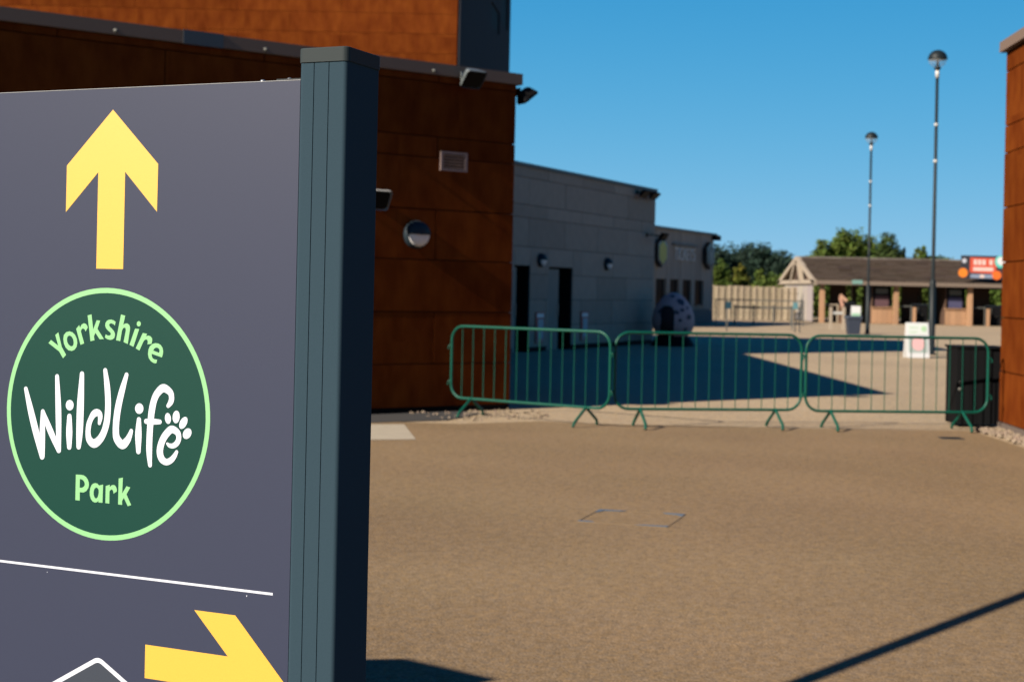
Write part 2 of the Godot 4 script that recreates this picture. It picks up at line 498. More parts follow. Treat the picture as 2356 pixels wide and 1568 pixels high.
func make_ground() -> void:
	sheet("ground", [-1500, -600, 1500, -600, 1500, 2500, -1500, 2500], -0.02, M.grass)
	sheet("courtyard_paving", [-14, 14, 60, 14, 60, 100, -14, 100], -0.004, M.paving, 2.0)
	# boundary between the brown resin gravel in front and the pale paving behind runs just past the barriers' feet
	sheet("resin_gravel_path", [-14, -8, 12, -8, 12, 14.2, 5.46, 15.2, 5.50, 17.05, 3.46, 16.92, 2.19, 16.94, 1.16, 16.93, 0.34, 17.10, -0.57, 16.55, -1.3, 16.62, -14, 8.2], 0.0, M.resin, 0.5)
	sheet("pale_slab", [-0.965, 14.73, -1.206, 16.31, -2.9, 15.95, -2.7, 14.2], 0.004, M.slab)
	sheet("painted_shade_strip", [-0.62, 18.24, -0.35, 17.95, -0.75, 16.95, -1.5, 16.5, -8.2, 12.15, -8.6, 12.92], 0.004, M.shade_and_drain)  # dark sheet: the long shadow along the wall base, put into colour
	stones("gravel_strip", [-1.3, 17.75, -0.06, 18.6, 0.35, 18.5, 0.5, 17.75, 0.3, 17.3, -0.5, 16.9, -0.8, 17.0], 110, 0.010, 0.026, "loose pale stones at the foot of the dark rust wall behind the left barrier")
	stones("gravel_strip", [5.50, 15.0, 5.52, 17.1, 5.66, 17.32, 5.95, 17.3, 6.02, 15.9, 6.2, 13.0, 5.7, 13.0], 900, 0.015, 0.042, "pale gravel strip along the foot of the orange wall on the right")
	# a tray cover set into the path: its seam and worn blue paint at the corners
	var cover := thing("tray_cover", "faint rectangular cover set in the brown path with blue paint on its corners", "manhole cover", V(0.86, 0.0, 9.93))
	var q := [Vector2(-0.39, -0.19), Vector2(-0.205, 0.36), Vector2(0.395, 0.22), Vector2(0.20, -0.36)]
	var st := new_st()
	for i in 4:
		var a: Vector2 = q[i]
		var b: Vector2 = q[(i + 1) % 4]
		bar(st, Vector3(a.x, 0.0005, -a.y), Vector3(b.x, 0.0005, -b.y), 0.008, 0.006)
	build(st, "seam", mat(0.19, 0.13, 0.07, 0.9), cover)
	var blue := mat(0.08, 0.12, 0.17, 0.8)
	for i in 4:
		var c: Vector2 = q[i]
		var d: Vector2 = (q[(i + 1) % 4] - c).normalized()
		var e: Vector2 = (q[(i + 3) % 4] - c).normalized()
		var l1: float = [0.05, 0.20, 0.10, 0.22][i]
		var l2: float = [0.12, 0.14, 0.16, 0.06][i]
		var w := 0.08
		var pl := PackedVector2Array([c, c + d * l1, c + d * l1 * 0.8 + e * w * 0.4, c + d * w * 0.6 + e * w * 0.6, c + e * l2 * 0.8 + d * w * 0.4, c + e * l2])
		st = new_st()
		st.set_smooth_group(UP_FLAT)
		prism(st, pl, 0.001, 0.0045, FOOT)
		build(st, "paint_mark", blue, cover)
	var drain := thing("drain_cover", "small dark grey drain cover in the brown path by the right barrier foot", "drain cover", V(4.95, 0.0, 16.08))
	st = new_st()
	span(st, Vector3(-0.13, -0.01, -0.10), Vector3(0.13, 0.005, 0.10))
	build(st, "frame", M.shade_and_drain, drain)
	for k in 4:
		st = new_st()
		span(st, Vector3(-0.11, 0.005, -0.075 + k * 0.044), Vector3(0.11, 0.009, -0.055 + k * 0.044))
		build(st, "grate_bar", M.pole_dark, drain)

# courses of cladding panels on a wall: x0..x1 along the wall, ys the heights of the joints; holes are rectangles left open [x0, y0, x1, y1]
func clad_wall(parent: Node, x0: float, x1: float, ys: Array, width: float, shift: float, mats: Array, proud := 0.03, gap := 0.014, holes := [], piece := "panel", first := 0.0) -> void:
	for j in ys.size() - 1:
		var edges := [x1]
		var x := x1 - first - (shift if j % 2 == 1 else width)
		while x > x0 + 0.15:
			edges.append(x)
			x -= width
		edges.append(x0)
		for i in edges.size() - 1:
			var r := [[edges[i + 1], ys[j], edges[i], ys[j + 1]]]
			for h in holes:
				var left := []
				for q in r:
					if h[0] >= q[2] or h[2] <= q[0] or h[1] >= q[3] or h[3] <= q[1]:
						left.append(q)
						continue
					if h[0] > q[0]: left.append([q[0], q[1], h[0], q[3]])
					if h[2] < q[2]: left.append([h[2], q[1], q[2], q[3]])
					var a := maxf(q[0], h[0])
					var b := minf(q[2], h[2])
					if h[1] > q[1]: left.append([a, q[1], b, h[1]])
					if h[3] < q[3]: left.append([a, h[3], b, q[3]])
				r = left
			for q in r:
				if q[2] - q[0] < 0.04 or q[3] - q[1] < 0.04:
					continue
				var st := new_st()
				var d := rng.randf_range(-0.003, 0.003)
				span(st, Vector3(q[0] + gap / 2, q[1] + gap / 2, 0.0), Vector3(q[2] - gap / 2, q[3] - gap / 2, proud + d))
				build(st, piece, M[mats[rng.randi() % mats.size()]], parent)

func make_corten_building() -> void:
	var turn := atan2(0.585, 0.811)
	var t := thing("rust_steel_building", "low dark rust-red steel clad building with bright orange upper storey behind the sign", "building", V(-0.03, 0, 18.7), turn)
	var xf := t.transform.affine_inverse() * FOOT
	var st := new_st()
	prism(st, P2([-0.045, 18.72, -0.115, 33.5, -13.0, 33.5, -13.0, 11.6, -9.77, 11.69]), 0.0, 4.2, xf)
	build(st, "wall_core", M.corten_body, t)
	var rust := ["corten0", "corten1", "corten2", "corten3"]
	clad_wall(t, -11.9, 0.0, [0.07, 0.61, 1.26, 1.91, 2.54, 3.19, 3.45, 4.13, 4.22], 2.4, 1.2, rust, 0.03, 0.014, [], "panel", 0.0)
	st = new_st()
	span(st, Vector3(-11.9, 0.0, -0.01), Vector3(0.0, 0.07, 0.012))
	build(st, "plinth", M.black, t)
	st = new_st()
	span(st, Vector3(-11.9, 4.222, -0.3), Vector3(0.06, 4.365, 0.085))
	build(st, "coping", M.coping, t)
	st = new_st()
	prism(st, P2([-0.03, 18.75, -0.10, 33.45, -0.45, 33.45, -0.45, 18.75]), 4.225, 4.362, xf)
	build(st, "side_coping", M.coping, t)
	st = new_st()
	span(st, Vector3(-4.62, 4.215, 0.086), Vector3(-4.14, 4.372, 0.094))
	build(st, "coping_joint", M.coping_dark, t)
	for x in [-5.389, -3.614, -1.314, -0.634]:
		st = new_st()
		lathe(st, [Vector2(0, 0.03), Vector2(0.016, 0.028), Vector2(0.022, 0.0), Vector2(0.03, -0.004)].map(func(p): return Vector2(p.x, p.y)), 10, Transform3D(Basis(Vector3.RIGHT, PI / 2), Vector3(x, 4.262, 0.088)))
		build(st, "bolt", M.rail, t)
	# louvred vent
	st = new_st()
	for r in [[-1.163, 3.035, -0.758, 3.062], [-1.163, 3.25, -0.758, 3.278], [-1.163, 3.062, -1.125, 3.25], [-0.796, 3.062, -0.758, 3.25]]:
		span(st, Vector3(r[0], r[1], 0.026), Vector3(r[2], r[3], 0.055))
	var vent := build(st, "vent", mat(0.24, 0.17, 0.15, 0.6), t)
	st = new_st()
	span(st, Vector3(-1.125, 3.062, 0.028), Vector3(-0.796, 3.25, 0.034))
	build(st, "vent_back", M.black, vent)
	for k in 5:
		st = new_st()
		var y := 3.08 + k * 0.037
		box(st, Vector3(-0.96, y, 0.046), Vector3(0.33, 0.019, 0.006), Basis(Vector3.RIGHT, 0.5))
		build(st, "slat", mat(0.24, 0.17, 0.15, 0.6), vent)
	# upper storey set far back on the roof
	var up := Node3D.new()
	up.name = "upper_storey"
	t.add_child(up)
	up.transform = t.transform.affine_inverse() * Transform3D(Basis.IDENTITY, V(-1.37, 0, 32.0))
	st = new_st()
	prism(st, P2([-0.0, 0.03, -14.0, 0.03, -14.0, 9.4, 1.09, 9.38]), 3.9, 10.3, PLAN)
	build(st, "wall_core", M.corten_body, up)
	var ys := []
	for k in 12:
		ys.append(5.0 + k * 0.442)
	clad_wall(up, -12.0, 0.0, ys, 2.3, 1.15, rust, 0.03, 0.006, [], "panel", 0.3)
	var sturn := atan2(0.994, 0.113)
	var face_b := Basis(Vector3.UP, sturn)
	st = new_st()
	# right-hand face: dark cladding with two openings
	var holes := [[5.2, 8.42, 6.98, 9.02], [7.25, 8.86, 8.8, 10.05]]
	var xs := [0.0, 5.2, 6.98, 7.25, 8.8, 9.45]
	for i in 5:
		var y0 := 4.2
		for h in holes:
			if absf(h[0] - xs[i]) < 0.01:
				box(st, face_b * Vector3((xs[i] + xs[i + 1]) / 2, (4.2 + h[1]) / 2, 0.03), Vector3(xs[i + 1] - xs[i], h[1] - 4.2, 0.06), face_b)
				y0 = h[3]
		box(st, face_b * Vector3((xs[i] + xs[i + 1]) / 2, (y0 + 10.3) / 2, 0.03), Vector3(xs[i + 1] - xs[i], 10.3 - y0, 0.06), face_b)
	build(st, "side_cladding", M.slate_clad, up)
	for h in holes:
		st = new_st()
		box(st, face_b * Vector3((h[0] + h[2]) / 2, (h[1] + h[3]) / 2, 0.012), Vector3(h[2] - h[0], h[3] - h[1], 0.02), face_b)
		build(st, "window", M.black, up)

func make_right_wall() -> void:
	var t := thing("rust_steel_wall", "bright orange rust steel wall with grey coping at the right edge", "wall", V(5.97, 0, 17.43), atan2(-0.997, -0.0726))
	var st := new_st()
	span(st, Vector3(0.02, 0.0, -4.0), Vector3(9.0, 4.56, -0.001))
	build(st, "wall_core", M.corten_body, t)
	clad_wall(t, 0.0, 9.0, [0.09, 0.70, 1.35, 2.02, 2.68, 3.34, 3.67, 4.33, 4.57], 2.4, 1.2, ["corten0", "corten2", "corten3"], 0.03, 0.014, [], "panel", 0.53)
	st = new_st()
	span(st, Vector3(-0.06, 4.575, -4.1), Vector3(9.0, 4.70, 0.10))
	build(st, "coping", M.coping, t)
	st = new_st()
	span(st, Vector3(0.02, 0.0, -0.001), Vector3(9.0, 0.085, 0.05))
	build(st, "plinth", mat(0.12, 0.09, 0.075, 0.8), t)

func make_grey_building() -> void:
	var t := thing("grey_clad_building", "flat-roofed grey panelled building in shade with two dark doorways", "building", V(4.246, 0, 43.51), atan2(0.896, 0.445))
	var st := new_st()
	# core in pieces, leaving the two doorways hollow
	var xs := [-13.5, -9.55, -8.66, -7.56, -6.06, 0.0]
	for i in 5:
		var lo := 2.15 if i == 1 or i == 3 else 0.0
		span(st, Vector3(xs[i], lo, -5.0), Vector3(xs[i + 1], 4.6, -0.001))
	span(st, Vector3(-9.5, 0.0, -5.0), Vector3(-6.1, 2.14, -1.9))
	build(st, "wall_core", M.grey_body, t)
	var holes := [[-9.55, 0.0, -8.66, 2.15], [-7.56, 0.0, -6.06, 2.15]]
	clad_wall(t, -13.5, 0.0, [0.12, 0.65, 1.31, 1.95, 2.62, 3.34, 3.66, 4.33, 4.6], 2.2, 1.1, ["grey0", "grey1", "grey2"], 0.025, 0.014, holes)
	st = new_st()
	span(st, Vector3(-13.5, 4.602, -5.0), Vector3(0.06, 4.68, 0.07))
	build(st, "coping", M.coping_dark, t)
	st = new_st()
	span(st, Vector3(-6.06, 0.0, -0.001), Vector3(0.0, 0.11, 0.012))
	build(st, "plinth", M.black, t)
	st = new_st()
	span(st, Vector3(-8.62, 0.0, -0.001), Vector3(-7.6, 0.11, 0.012))
	build(st, "plinth", M.black, t)
	for d in [[-9.5, -9.3, -8.70], [-7.52, -6.80, -6.10]]:
		st = new_st()
		span(st, Vector3(d[0], 0.0, -0.09), Vector3(d[1], 2.1, -0.04))
		var leaf := build(st, "door", M.board1, t)
		st = new_st()
		tube(st, [Vector3(d[1] - 0.08, 0.9, -0.01), Vector3(d[1] - 0.08, 1.2, -0.01)], 0.015, 8)
		build(st, "handle", M.steel, leaf)
		st = new_st()
		span(st, Vector3(d[2], 0.0, -1.85), Vector3(d[2] + 0.035, 2.14, 0.005))
		build(st, "door_jamb", M.black, t)

func make_ticket_office() -> void:
	var t := thing("ticket_office", "grey boarded ticket office with four dark windows beyond the grey building", "building", V(10.444, 0, 75.0), atan2(0.896, 0.445))
	var st := new_st()
	span(st, Vector3(-14.0, 0.0, -7.0), Vector3(0.0, 4.58, -0.12))
	build(st, "wall_core", M.grey_body, t)
	var wins := [[-8.39, -7.03], [-6.49, -5.23], [-4.67, -3.35], [-2.85, -1.51]]
	var holes := []
	for w in wins:
		holes.append([w[0], 0.97, w[1], 2.20])
	var x := -14.0
	while x < -0.05:
		var x1 := minf(x + 0.5, 0.0)
		var ranges := [[0.72, 4.58]]
		for h in holes:
			if x1 > h[0] + 0.02 and x < h[2] - 0.02:
				ranges = [[0.72, 0.97], [2.2, 4.58]]
				var a := maxf(x, h[0])
				var b := minf(x1, h[2])
				if a > x + 0.03:
					st = new_st()
					span(st, Vector3(x + 0.01, 0.97, -0.12), Vector3(a, 2.2, 0.0))
					build(st, "board", M["board%d" % (rng.randi() % 3)], t)
				if b < x1 - 0.03:
					st = new_st()
					span(st, Vector3(b, 0.97, -0.12), Vector3(x1 - 0.01, 2.2, 0.0))
					build(st, "board", M["board%d" % (rng.randi() % 3)], t)
		for r in ranges:
			st = new_st()
			span(st, Vector3(x + 0.012, r[0], -0.12), Vector3(x1 - 0.012, r[1], rng.randf_range(0.0, 0.02)))
			build(st, "board", M["board%d" % (rng.randi() % 3)], t)
		x += 0.5
	st = new_st()
	span(st, Vector3(-14.0, 0.0, -0.12), Vector3(0.0, 0.70, 0.03))
	build(st, "skirting", mat(0.09, 0.10, 0.105, 0.8), t)
	st = new_st()
	span(st, Vector3(-14.0, 4.585, -7.0), Vector3(0.25, 4.68, 0.12))
	var roof := build(st, "roof_edge", M.coping_dark, t)
	st = new_st()
	span(st, Vector3(-0.35, 4.32, 0.02), Vector3(0.28, 4.58, 0.3))
	build(st, "rain_outlet", M.black, roof)
	for w in wins:
		st = new_st()
		span(st, Vector3(w[0], 0.97, -0.119), Vector3(w[1], 2.2, -0.10))
		var g := build(st, "window", M.dark_glass, t)
		st = new_st()
		span(st, Vector3(w[0] - 0.03, 0.93, -0.08), Vector3(w[1] + 0.03, 0.965, 0.12))
		build(st, "sill", M.coping_dark, g)
	st = new_st()
	span(st, Vector3(-6.35, 3.87, 0.02), Vector3(-2.75, 3.94, 0.16))
	build(st, "sign_hood", mat(0.08, 0.09, 0.10, 0.6), t)
	var tm := TextMesh.new()
	tm.text = "TICKETS"
	var f := SystemFont.new()
	f.font_names = PackedStringArray(["Droid Sans"])
	f.font_weight = 400
	tm.font = f
	tm.font_size = 66
	tm.pixel_size = 0.0128
	tm.depth = 0.06
	var ti := MeshInstance3D.new()
	ti.mesh = tm
	ti.name = "lettering"
	ti.material_override = mat(0.62, 0.62, 0.60, 0.6)
	ti.position = Vector3(-4.6, 3.45, 0.06)
	t.add_child(ti)

	var xf: Transform3D = t.transform
	for k in 2:
		var hx: float = [-8.28, -1.26][k]
		var hy: float = [3.44, 3.485][k]
		var h := thing("hexagon_sign", ["yellow-green hexagon sign left of the ticket office lettering", "slate green hexagon sign right of the ticket office lettering"][k], "sign", xf * Vector3(hx, hy, 0.03), t.rotation.y)
		st = new_st()
		prism(st, ngon(0, 0, 0.70, 0.70, 6, PI / 6), 0.0, 0.26)
		build(st, "casing", M.black_gloss, h)
		st = new_st()
		prism(st, ngon(0, 0, 0.56, 0.56, 6, PI / 6), 0.26, 0.27)
		build(st, "sign_face", mat(0.36, 0.38, 0.07, 0.6) if k == 0 else mat(0.10, 0.145, 0.145, 0.6), h)
		if k == 1:
			st = new_st()
			prism(st, ngon(0, 0.0, 0.2, 0.28, 10), 0.272, 0.28)
			prism(st, P2([-0.06, -0.42, 0.06, -0.42, 0.06, -0.2, -0.06, -0.2]), 0.272, 0.28)
			build(st, "emblem", mat(0.22, 0.28, 0.28, 0.6), h)

# ------------------------------------------------ entrance lodge, fence, trees
func make_lodge() -> void:
	var t := thing("timber_lodge", "long open timber entrance lodge with brown shingle roof and gable truss", "building", V(17.75, 0, 83.5))
	var L := 17.5
	# roof: lapped courses on the front slope, plain back slope
	var st := new_st()
	var e0 := Vector3(0, 2.30, 0.9)
	var e1 := Vector3(0, 3.76, -4.6)
	var n := 14
	st.set_smooth_group(UP_FLAT)
	for k in n:
		var a := e0.lerp(e1, float(k) / n)
		var b := e0.lerp(e1, float(k + 1) / n)
		var x := -0.3
		while x < L:
			var w := rng.randf_range(0.5, 0.9)
			var y := rng.randf_range(0.0, 0.05)
			var c := (a + b) / 2 + Vector3(x + w / 2, 0.10 + y, 0)
			var bs := Basis(Vector3.RIGHT, Vector3(0, 5.5, 1.46).normalized(), Vector3(0, -1.46, 5.5).normalized())
			var tone := rng.randf_range(0.7, 1.3)
			st.set_color(Color(tone, tone * rng.randf_range(0.94, 1.03), tone * rng.randf_range(0.9, 1.05)))
			box(st, c, Vector3(w - 0.02, 0.08, 0.44), bs * Basis(Vector3.RIGHT, -0.09))
			x += w
	var sh := build(st, "shingles", M.shingle, t)
	sh.set_meta("kind", "stuff")
	st = new_st()
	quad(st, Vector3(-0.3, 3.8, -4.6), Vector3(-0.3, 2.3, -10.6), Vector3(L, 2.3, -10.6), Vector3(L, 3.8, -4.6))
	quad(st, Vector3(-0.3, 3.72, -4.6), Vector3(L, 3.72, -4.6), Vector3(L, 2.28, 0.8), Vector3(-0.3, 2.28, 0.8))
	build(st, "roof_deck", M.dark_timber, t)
	st = new_st()
	bar(st, Vector3(-0.3, 3.90, -4.6), Vector3(L, 3.90, -4.6), 0.3, 0.09)
	build(st, "ridge_cap", mat(0.19, 0.165, 0.14, 0.9), t)
	st = new_st()
	span(st, Vector3(-0.3, 2.22, 0.93), Vector3(L, 2.44, 1.0))
	build(st, "fascia", M.fascia, t)
	# posts and what stands between them
	for k in 4:
		var px := 0.15 + k * 4.28
		st = new_st()
		span(st, Vector3(px - 0.13, 0.0, 0.35), Vector3(px + 0.13, 2.3, 0.61))
		build(st, "post", M["timber%d" % (k % 3)], t)
		st = new_st()
		bar(st, Vector3(px, 2.25, 0.45), Vector3(px, 2.25, -9.8), 0.2, 0.2)
		build(st, "tie_beam", M.dark_timber, t)
		st = new_st()
		span(st, Vector3(px - 0.13, 0.0, -9.9), Vector3(px + 0.13, 2.3, -9.65))
		build(st, "post", M.timber1, t)
		# handrail across the first opening
		st = new_st()
		bar(st, Vector3(px + 0.13, 1.05, 0.3), Vector3(px + 1.0, 1.05, 0.3), 0.05, 0.07)
		bar(st, Vector3(px + 0.95, 0.0, 0.3), Vector3(px + 0.95, 1.1, 0.3), 0.07, 0.07)
		build(st, "handrail", M.grey_oak if k == 0 else M.rail, t)
		if true:
			# brown timber back wall behind each turnstile
			st = new_st()
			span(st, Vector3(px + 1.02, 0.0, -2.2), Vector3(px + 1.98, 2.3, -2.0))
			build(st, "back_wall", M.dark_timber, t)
			st = new_st()
			span(st, Vector3(px + 1.04, 0.0, 0.25), Vector3(px + 1.2, 1.0, 0.42))
			build(st, "short_post", M["timber%d" % ((k + 1) % 3)], t)
			# booth: timber counter, dark window, side walls
			st = new_st()
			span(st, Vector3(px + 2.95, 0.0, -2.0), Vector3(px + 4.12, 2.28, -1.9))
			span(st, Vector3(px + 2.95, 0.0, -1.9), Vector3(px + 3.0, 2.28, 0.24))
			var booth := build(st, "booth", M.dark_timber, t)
			for i in 4:
				st = new_st()
				span(st, Vector3(px + 2.93 + i * 0.305, 0.02, 0.25), Vector3(px + 2.93 + i * 0.305 + 0.295, 0.93, 0.31))
				build(st, "counter_board", M["timber%d" % (rng.randi() % 3)], booth)
			st = new_st()
			span(st, Vector3(px + 2.9, 0.93, 0.2), Vector3(px + 4.15, 0.98, 0.4))
			build(st, "counter_top", M.timber0, booth)
			st = new_st()
			span(st, Vector3(px + 2.97, 0.99, 0.1), Vector3(px + 4.13, 2.2, 0.12))
			build(st, "window", M.dark_glass, booth)
			st = new_st()
			span(st, Vector3(px + 3.15, 1.0, 0.124), Vector3(px + 3.95, 1.62, 0.13))
			build(st, "poster", [mat(0.09, 0.04, 0.05), mat(0.05, 0.05, 0.12), mat(0.06, 0.05, 0.06), mat(0.05, 0.06, 0.05)][k], booth)
			st = new_st()
			span(st, Vector3(px + 3.2, 1.75, 0.124), Vector3(px + 3.9, 2.05, 0.13))
			build(st, "notice", mat(0.10, 0.11, 0.10), booth)
			st = new_st()
			span(st, Vector3(px + 3.05, 0.0, 0.32), Vector3(px + 3.09, 0.6, 0.36))
	# gable truss at the left end, facing left
	var gx := -0.32
	var A := Vector3(gx, 2.28, 0.9)
	var B := Vector3(gx, 3.82, -4.6)
	var C := Vector3(gx, 2.28, -10.4)
	for s in [[A, B, 0.26], [C, B, 0.26], [A + Vector3(0, 0.08, 0), C + Vector3(0, 0.08, 0), 0.24], [Vector3(gx, 2.4, -3.2), Vector3(gx, 3.55, -4.2), 0.26], [Vector3(gx, 2.4, -6.2), Vector3(gx, 3.55, -5.0), 0.26]]:
		st = new_st()
		bar(st, s[0], s[1], 0.24, s[2])
		build(st, "truss_beam", M.grey_oak, t)
	st = new_st()
	st.set_smooth_group(UP_FLAT)
	for p in [A + Vector3(0.3, 0, 0), B + Vector3(0.3, 0, 0), C + Vector3(0.3, 0, 0)]:
		st.add_vertex(p)
	build(st, "gable_back", M.dark_timber, t)
	# pale end wall of upright sheets
	for k in 6:
		st = new_st()
		span(st, Vector3(-0.30, 0.05, -8.6 + k * 1.42), Vector3(-0.25, 2.2, -8.6 + k * 1.42 + 1.40))
		build(st, "end_panel", mat(0.37 - 0.03 * (k % 3), 0.33 - 0.03 * (k % 3), 0.27, 0.8), t)
	for k in 2:
		st = new_st()
		span(st, Vector3(-0.24, 0.6 + 0.5 * k, -8.6), Vector3(-0.2, 0.7 + 0.5 * k, -0.1))
		build(st, "wall_rail", M.grey_oak, t)
	# small green exit-way plate on the fascia
	st = new_st()
	span(st, Vector3(1.75, 2.27, 1.003), Vector3(2.35, 2.5, 1.02))
	build(st, "fascia_plate", mat(0.16, 0.30, 0.27, 0.6), t)

	# black turnstile cabinets in three bays
	var names := ["black turnstile cabinet in the leftmost bay of the timber lodge", "black turnstile cabinet in the bay behind the tall near lamp post", "black turnstile cabinet in the lodge bay next to the orange wall"]
	for k in 3:
		var px := 17.75 + 0.15 + k * 4.28
		var u := thing("turnstile", names[k], "turnstile", V(px + 1.56, 0, 83.6), 0.0, "turnstiles in the timber lodge")
		st = new_st()
		span(st, Vector3(-0.42, 0.0, -0.35), Vector3(0.46, 1.12, 0.05))
		build(st, "cabinet", M.black, u)
		st = new_st()
		span(st, Vector3(-0.46, 1.12, -0.4), Vector3(0.5, 1.2, 0.1))
		build(st, "cabinet_top", M.black_gloss, u)
		st = new_st()
		lathe(st, [Vector2(0.09, 0.0), Vector2(0.09, 0.05), Vector2(0.0, 0.06)], 14, Transform3D(Basis(Vector3.RIGHT, PI / 2), Vector3(-0.15, 0.72, 0.05)))
		build(st, "hub", M.rail, u)
		for j in 3:
			st = new_st()
			var th := PI / 2 + TAU * j / 3
			tube(st, [Vector3(-0.15, 0.72, 0.1), Vector3(-0.15 + 0.34 * cos(th), 0.72 + 0.34 * sin(th), 0.18)], 0.018, 8)
			build(st, "arm", M.rail, u)
	# timber brace leaning by the first turnstile
	var br := thing("wooden_pointer", "pale wooden pointer board on a post beside the leftmost turnstile", "sign", V(18.98, 0, 82.8))
	st = new_st()
	bar(st, Vector3(-0.05, 0.0, 0), Vector3(-0.05, 1.0, 0), 0.08, 0.1)
	build(st, "post", M.dark_timber, br)
	st = new_st()
	bar(st, Vector3(-0.1, 1.62, 0.05), Vector3(0.3, 1.28, 0.05), 0.05, 0.17)
	build(st, "arrow_board", mat(0.52, 0.30, 0.20, 0.8), br)
	st = new_st()
	bar(st, Vector3(-0.09, 1.5, 0.02), Vector3(0.06, 0.95, 0.02), 0.05, 0.18)
	build(st, "upright_board", mat(0.50, 0.27, 0.19, 0.8), br)

	# banner board on the roof
	var s := thing("roof_banner", "colourful banner board with red panel and teal round on the lodge roof", "sign", V(25.72, 2.72, 82.4))
	st = new_st()
	span(st, Vector3(0, 0, -0.05), Vector3(2.55, 1.33, 0.0))
	build(st, "board", mat(0.02, 0.02, 0.03, 0.6), s)
	var flat := [["red_panel", [0.50, 0.36, 2.0, 0.30, 2.08, 1.2, 0.52, 1.22], mat(0.62, 0.08, 0.035, 0.6), 0.004], ["blue_strip", [0.55, 0.04, 1.85, 0.04, 1.85, 0.26, 0.55, 0.26], mat(0.22, 0.27, 0.38, 0.6), 0.004]]
	for q in flat:
		st = new_st()
		st.set_smooth_group(UP_FLAT)
		prism(st, P2(q[1]), 0.001, q[3])
		build(st, q[0], q[2], s)
	for c in [["teal_round", 2.28, 1.0, 0.36, mat(0.10, 0.55, 0.47, 0.6), 0.012, 0.006], ["white_round", 2.30, 1.04, 0.24, M.white, 0.014, 0.0125], ["pumpkin", 0.12, 0.33, 0.27, mat(0.80, 0.22, 0.01, 0.6), 0.012, 0.006], ["pumpkin", 2.06, 0.22, 0.26, mat(0.80, 0.15, 0.01, 0.6), 0.012, 0.006], ["white_figure", 0.18, 1.02, 0.13, mat(0.5, 0.52, 0.6), 0.012, 0.006]]:
		st = new_st()
		prism(st, ngon(c[1], c[2], c[3], c[3], 20), c[6], c[5])
		build(st, c[0], c[4], s)
	st = new_st()
	for x in [0.72, 0.97, 1.22, 1.62]:
		span(st, Vector3(x, 0.80, 0.0045), Vector3(x + 0.19, 1.1, 0.01))
	span(st, Vector3(0.7, 0.45, 0.0045), Vector3(1.85, 0.66, 0.01))
	span(st, Vector3(1.1, 0.06, 0.0045), Vector3(1.34, 0.24, 0.01))
	build(st, "pale_print", mat(0.72, 0.55, 0.50, 0.6), s)

func make_fence() -> void:
	var t := thing("board_fence", "pale upright board fence between ticket office and timber lodge", "fence", V(10.6, 0, 86.0))
	for k in 34:
		var st := new_st()
		var z := 0.08 if k % 2 == 0 else 0.0
		span(st, Vector3(k * 0.19, 0.03, z - 0.03), Vector3(k * 0.19 + (0.16 if k % 2 == 0 else 0.165), 2.02 + rng.randf_range(-0.03, 0.03), z))
		build(st, "board", M["fence%d" % (rng.randi() % 3)], t)
	for y in [0.4, 1.6]:
		var st := new_st()
		span(st, Vector3(0, y, -0.09), Vector3(6.5, y + 0.1, -0.03))
		build(st, "rail", M.dark_timber, t)
	# queue railing in front of the fence
	var q := thing("queue_railing", "dark low queue railing in front of the pale board fence", "railing", V(10.3, 0, 72.0))
	for x in [0.86, 1.81, 2.81, 3.69]:
		var st := new_st()
		bar(st, Vector3(x, 0, 0), Vector3(x, 1.02, 0), 0.07, 0.07)
		build(st, "post", M.rail, q)
	for y in [0.9, 1.26]:
		var st := new_st()
		bar(st, Vector3(-0.1 if y > 1 else 0.86, y, 0.0), Vector3(4.3, y, 0.0), 0.03, 0.06 if y > 1 else 0.10)
		build(st, "rail", M.rail, q)
	for x in [-0.1, 4.3]:
		var st := new_st()
		bar(st, Vector3(x, 0, 0), Vector3(x, 1.3, 0), 0.05, 0.05)
		build(st, "post", M.rail, q)
	# tall light stakes of the queue rails by the lodge
	var q2 := thing("queue_railing", "grey timber queue railing standing before the lodge's first bay", "railing", V(14.0, 0, 66.0))
	for x in [0.65, 1.25]:
		var st := new_st()
		bar(st, Vector3(x, 0, 0), Vector3(x, 1.05, 0), 0.12, 0.12)
		build(st, "post", M.grey_oak, q2)
	var st2 := new_st()
	bar(st2, Vector3(0.65, 0.78, 0.0), Vector3(1.25, 0.78, 0.0), 0.05, 0.12)
	build(st2, "rail", M.pale_grey, q2)

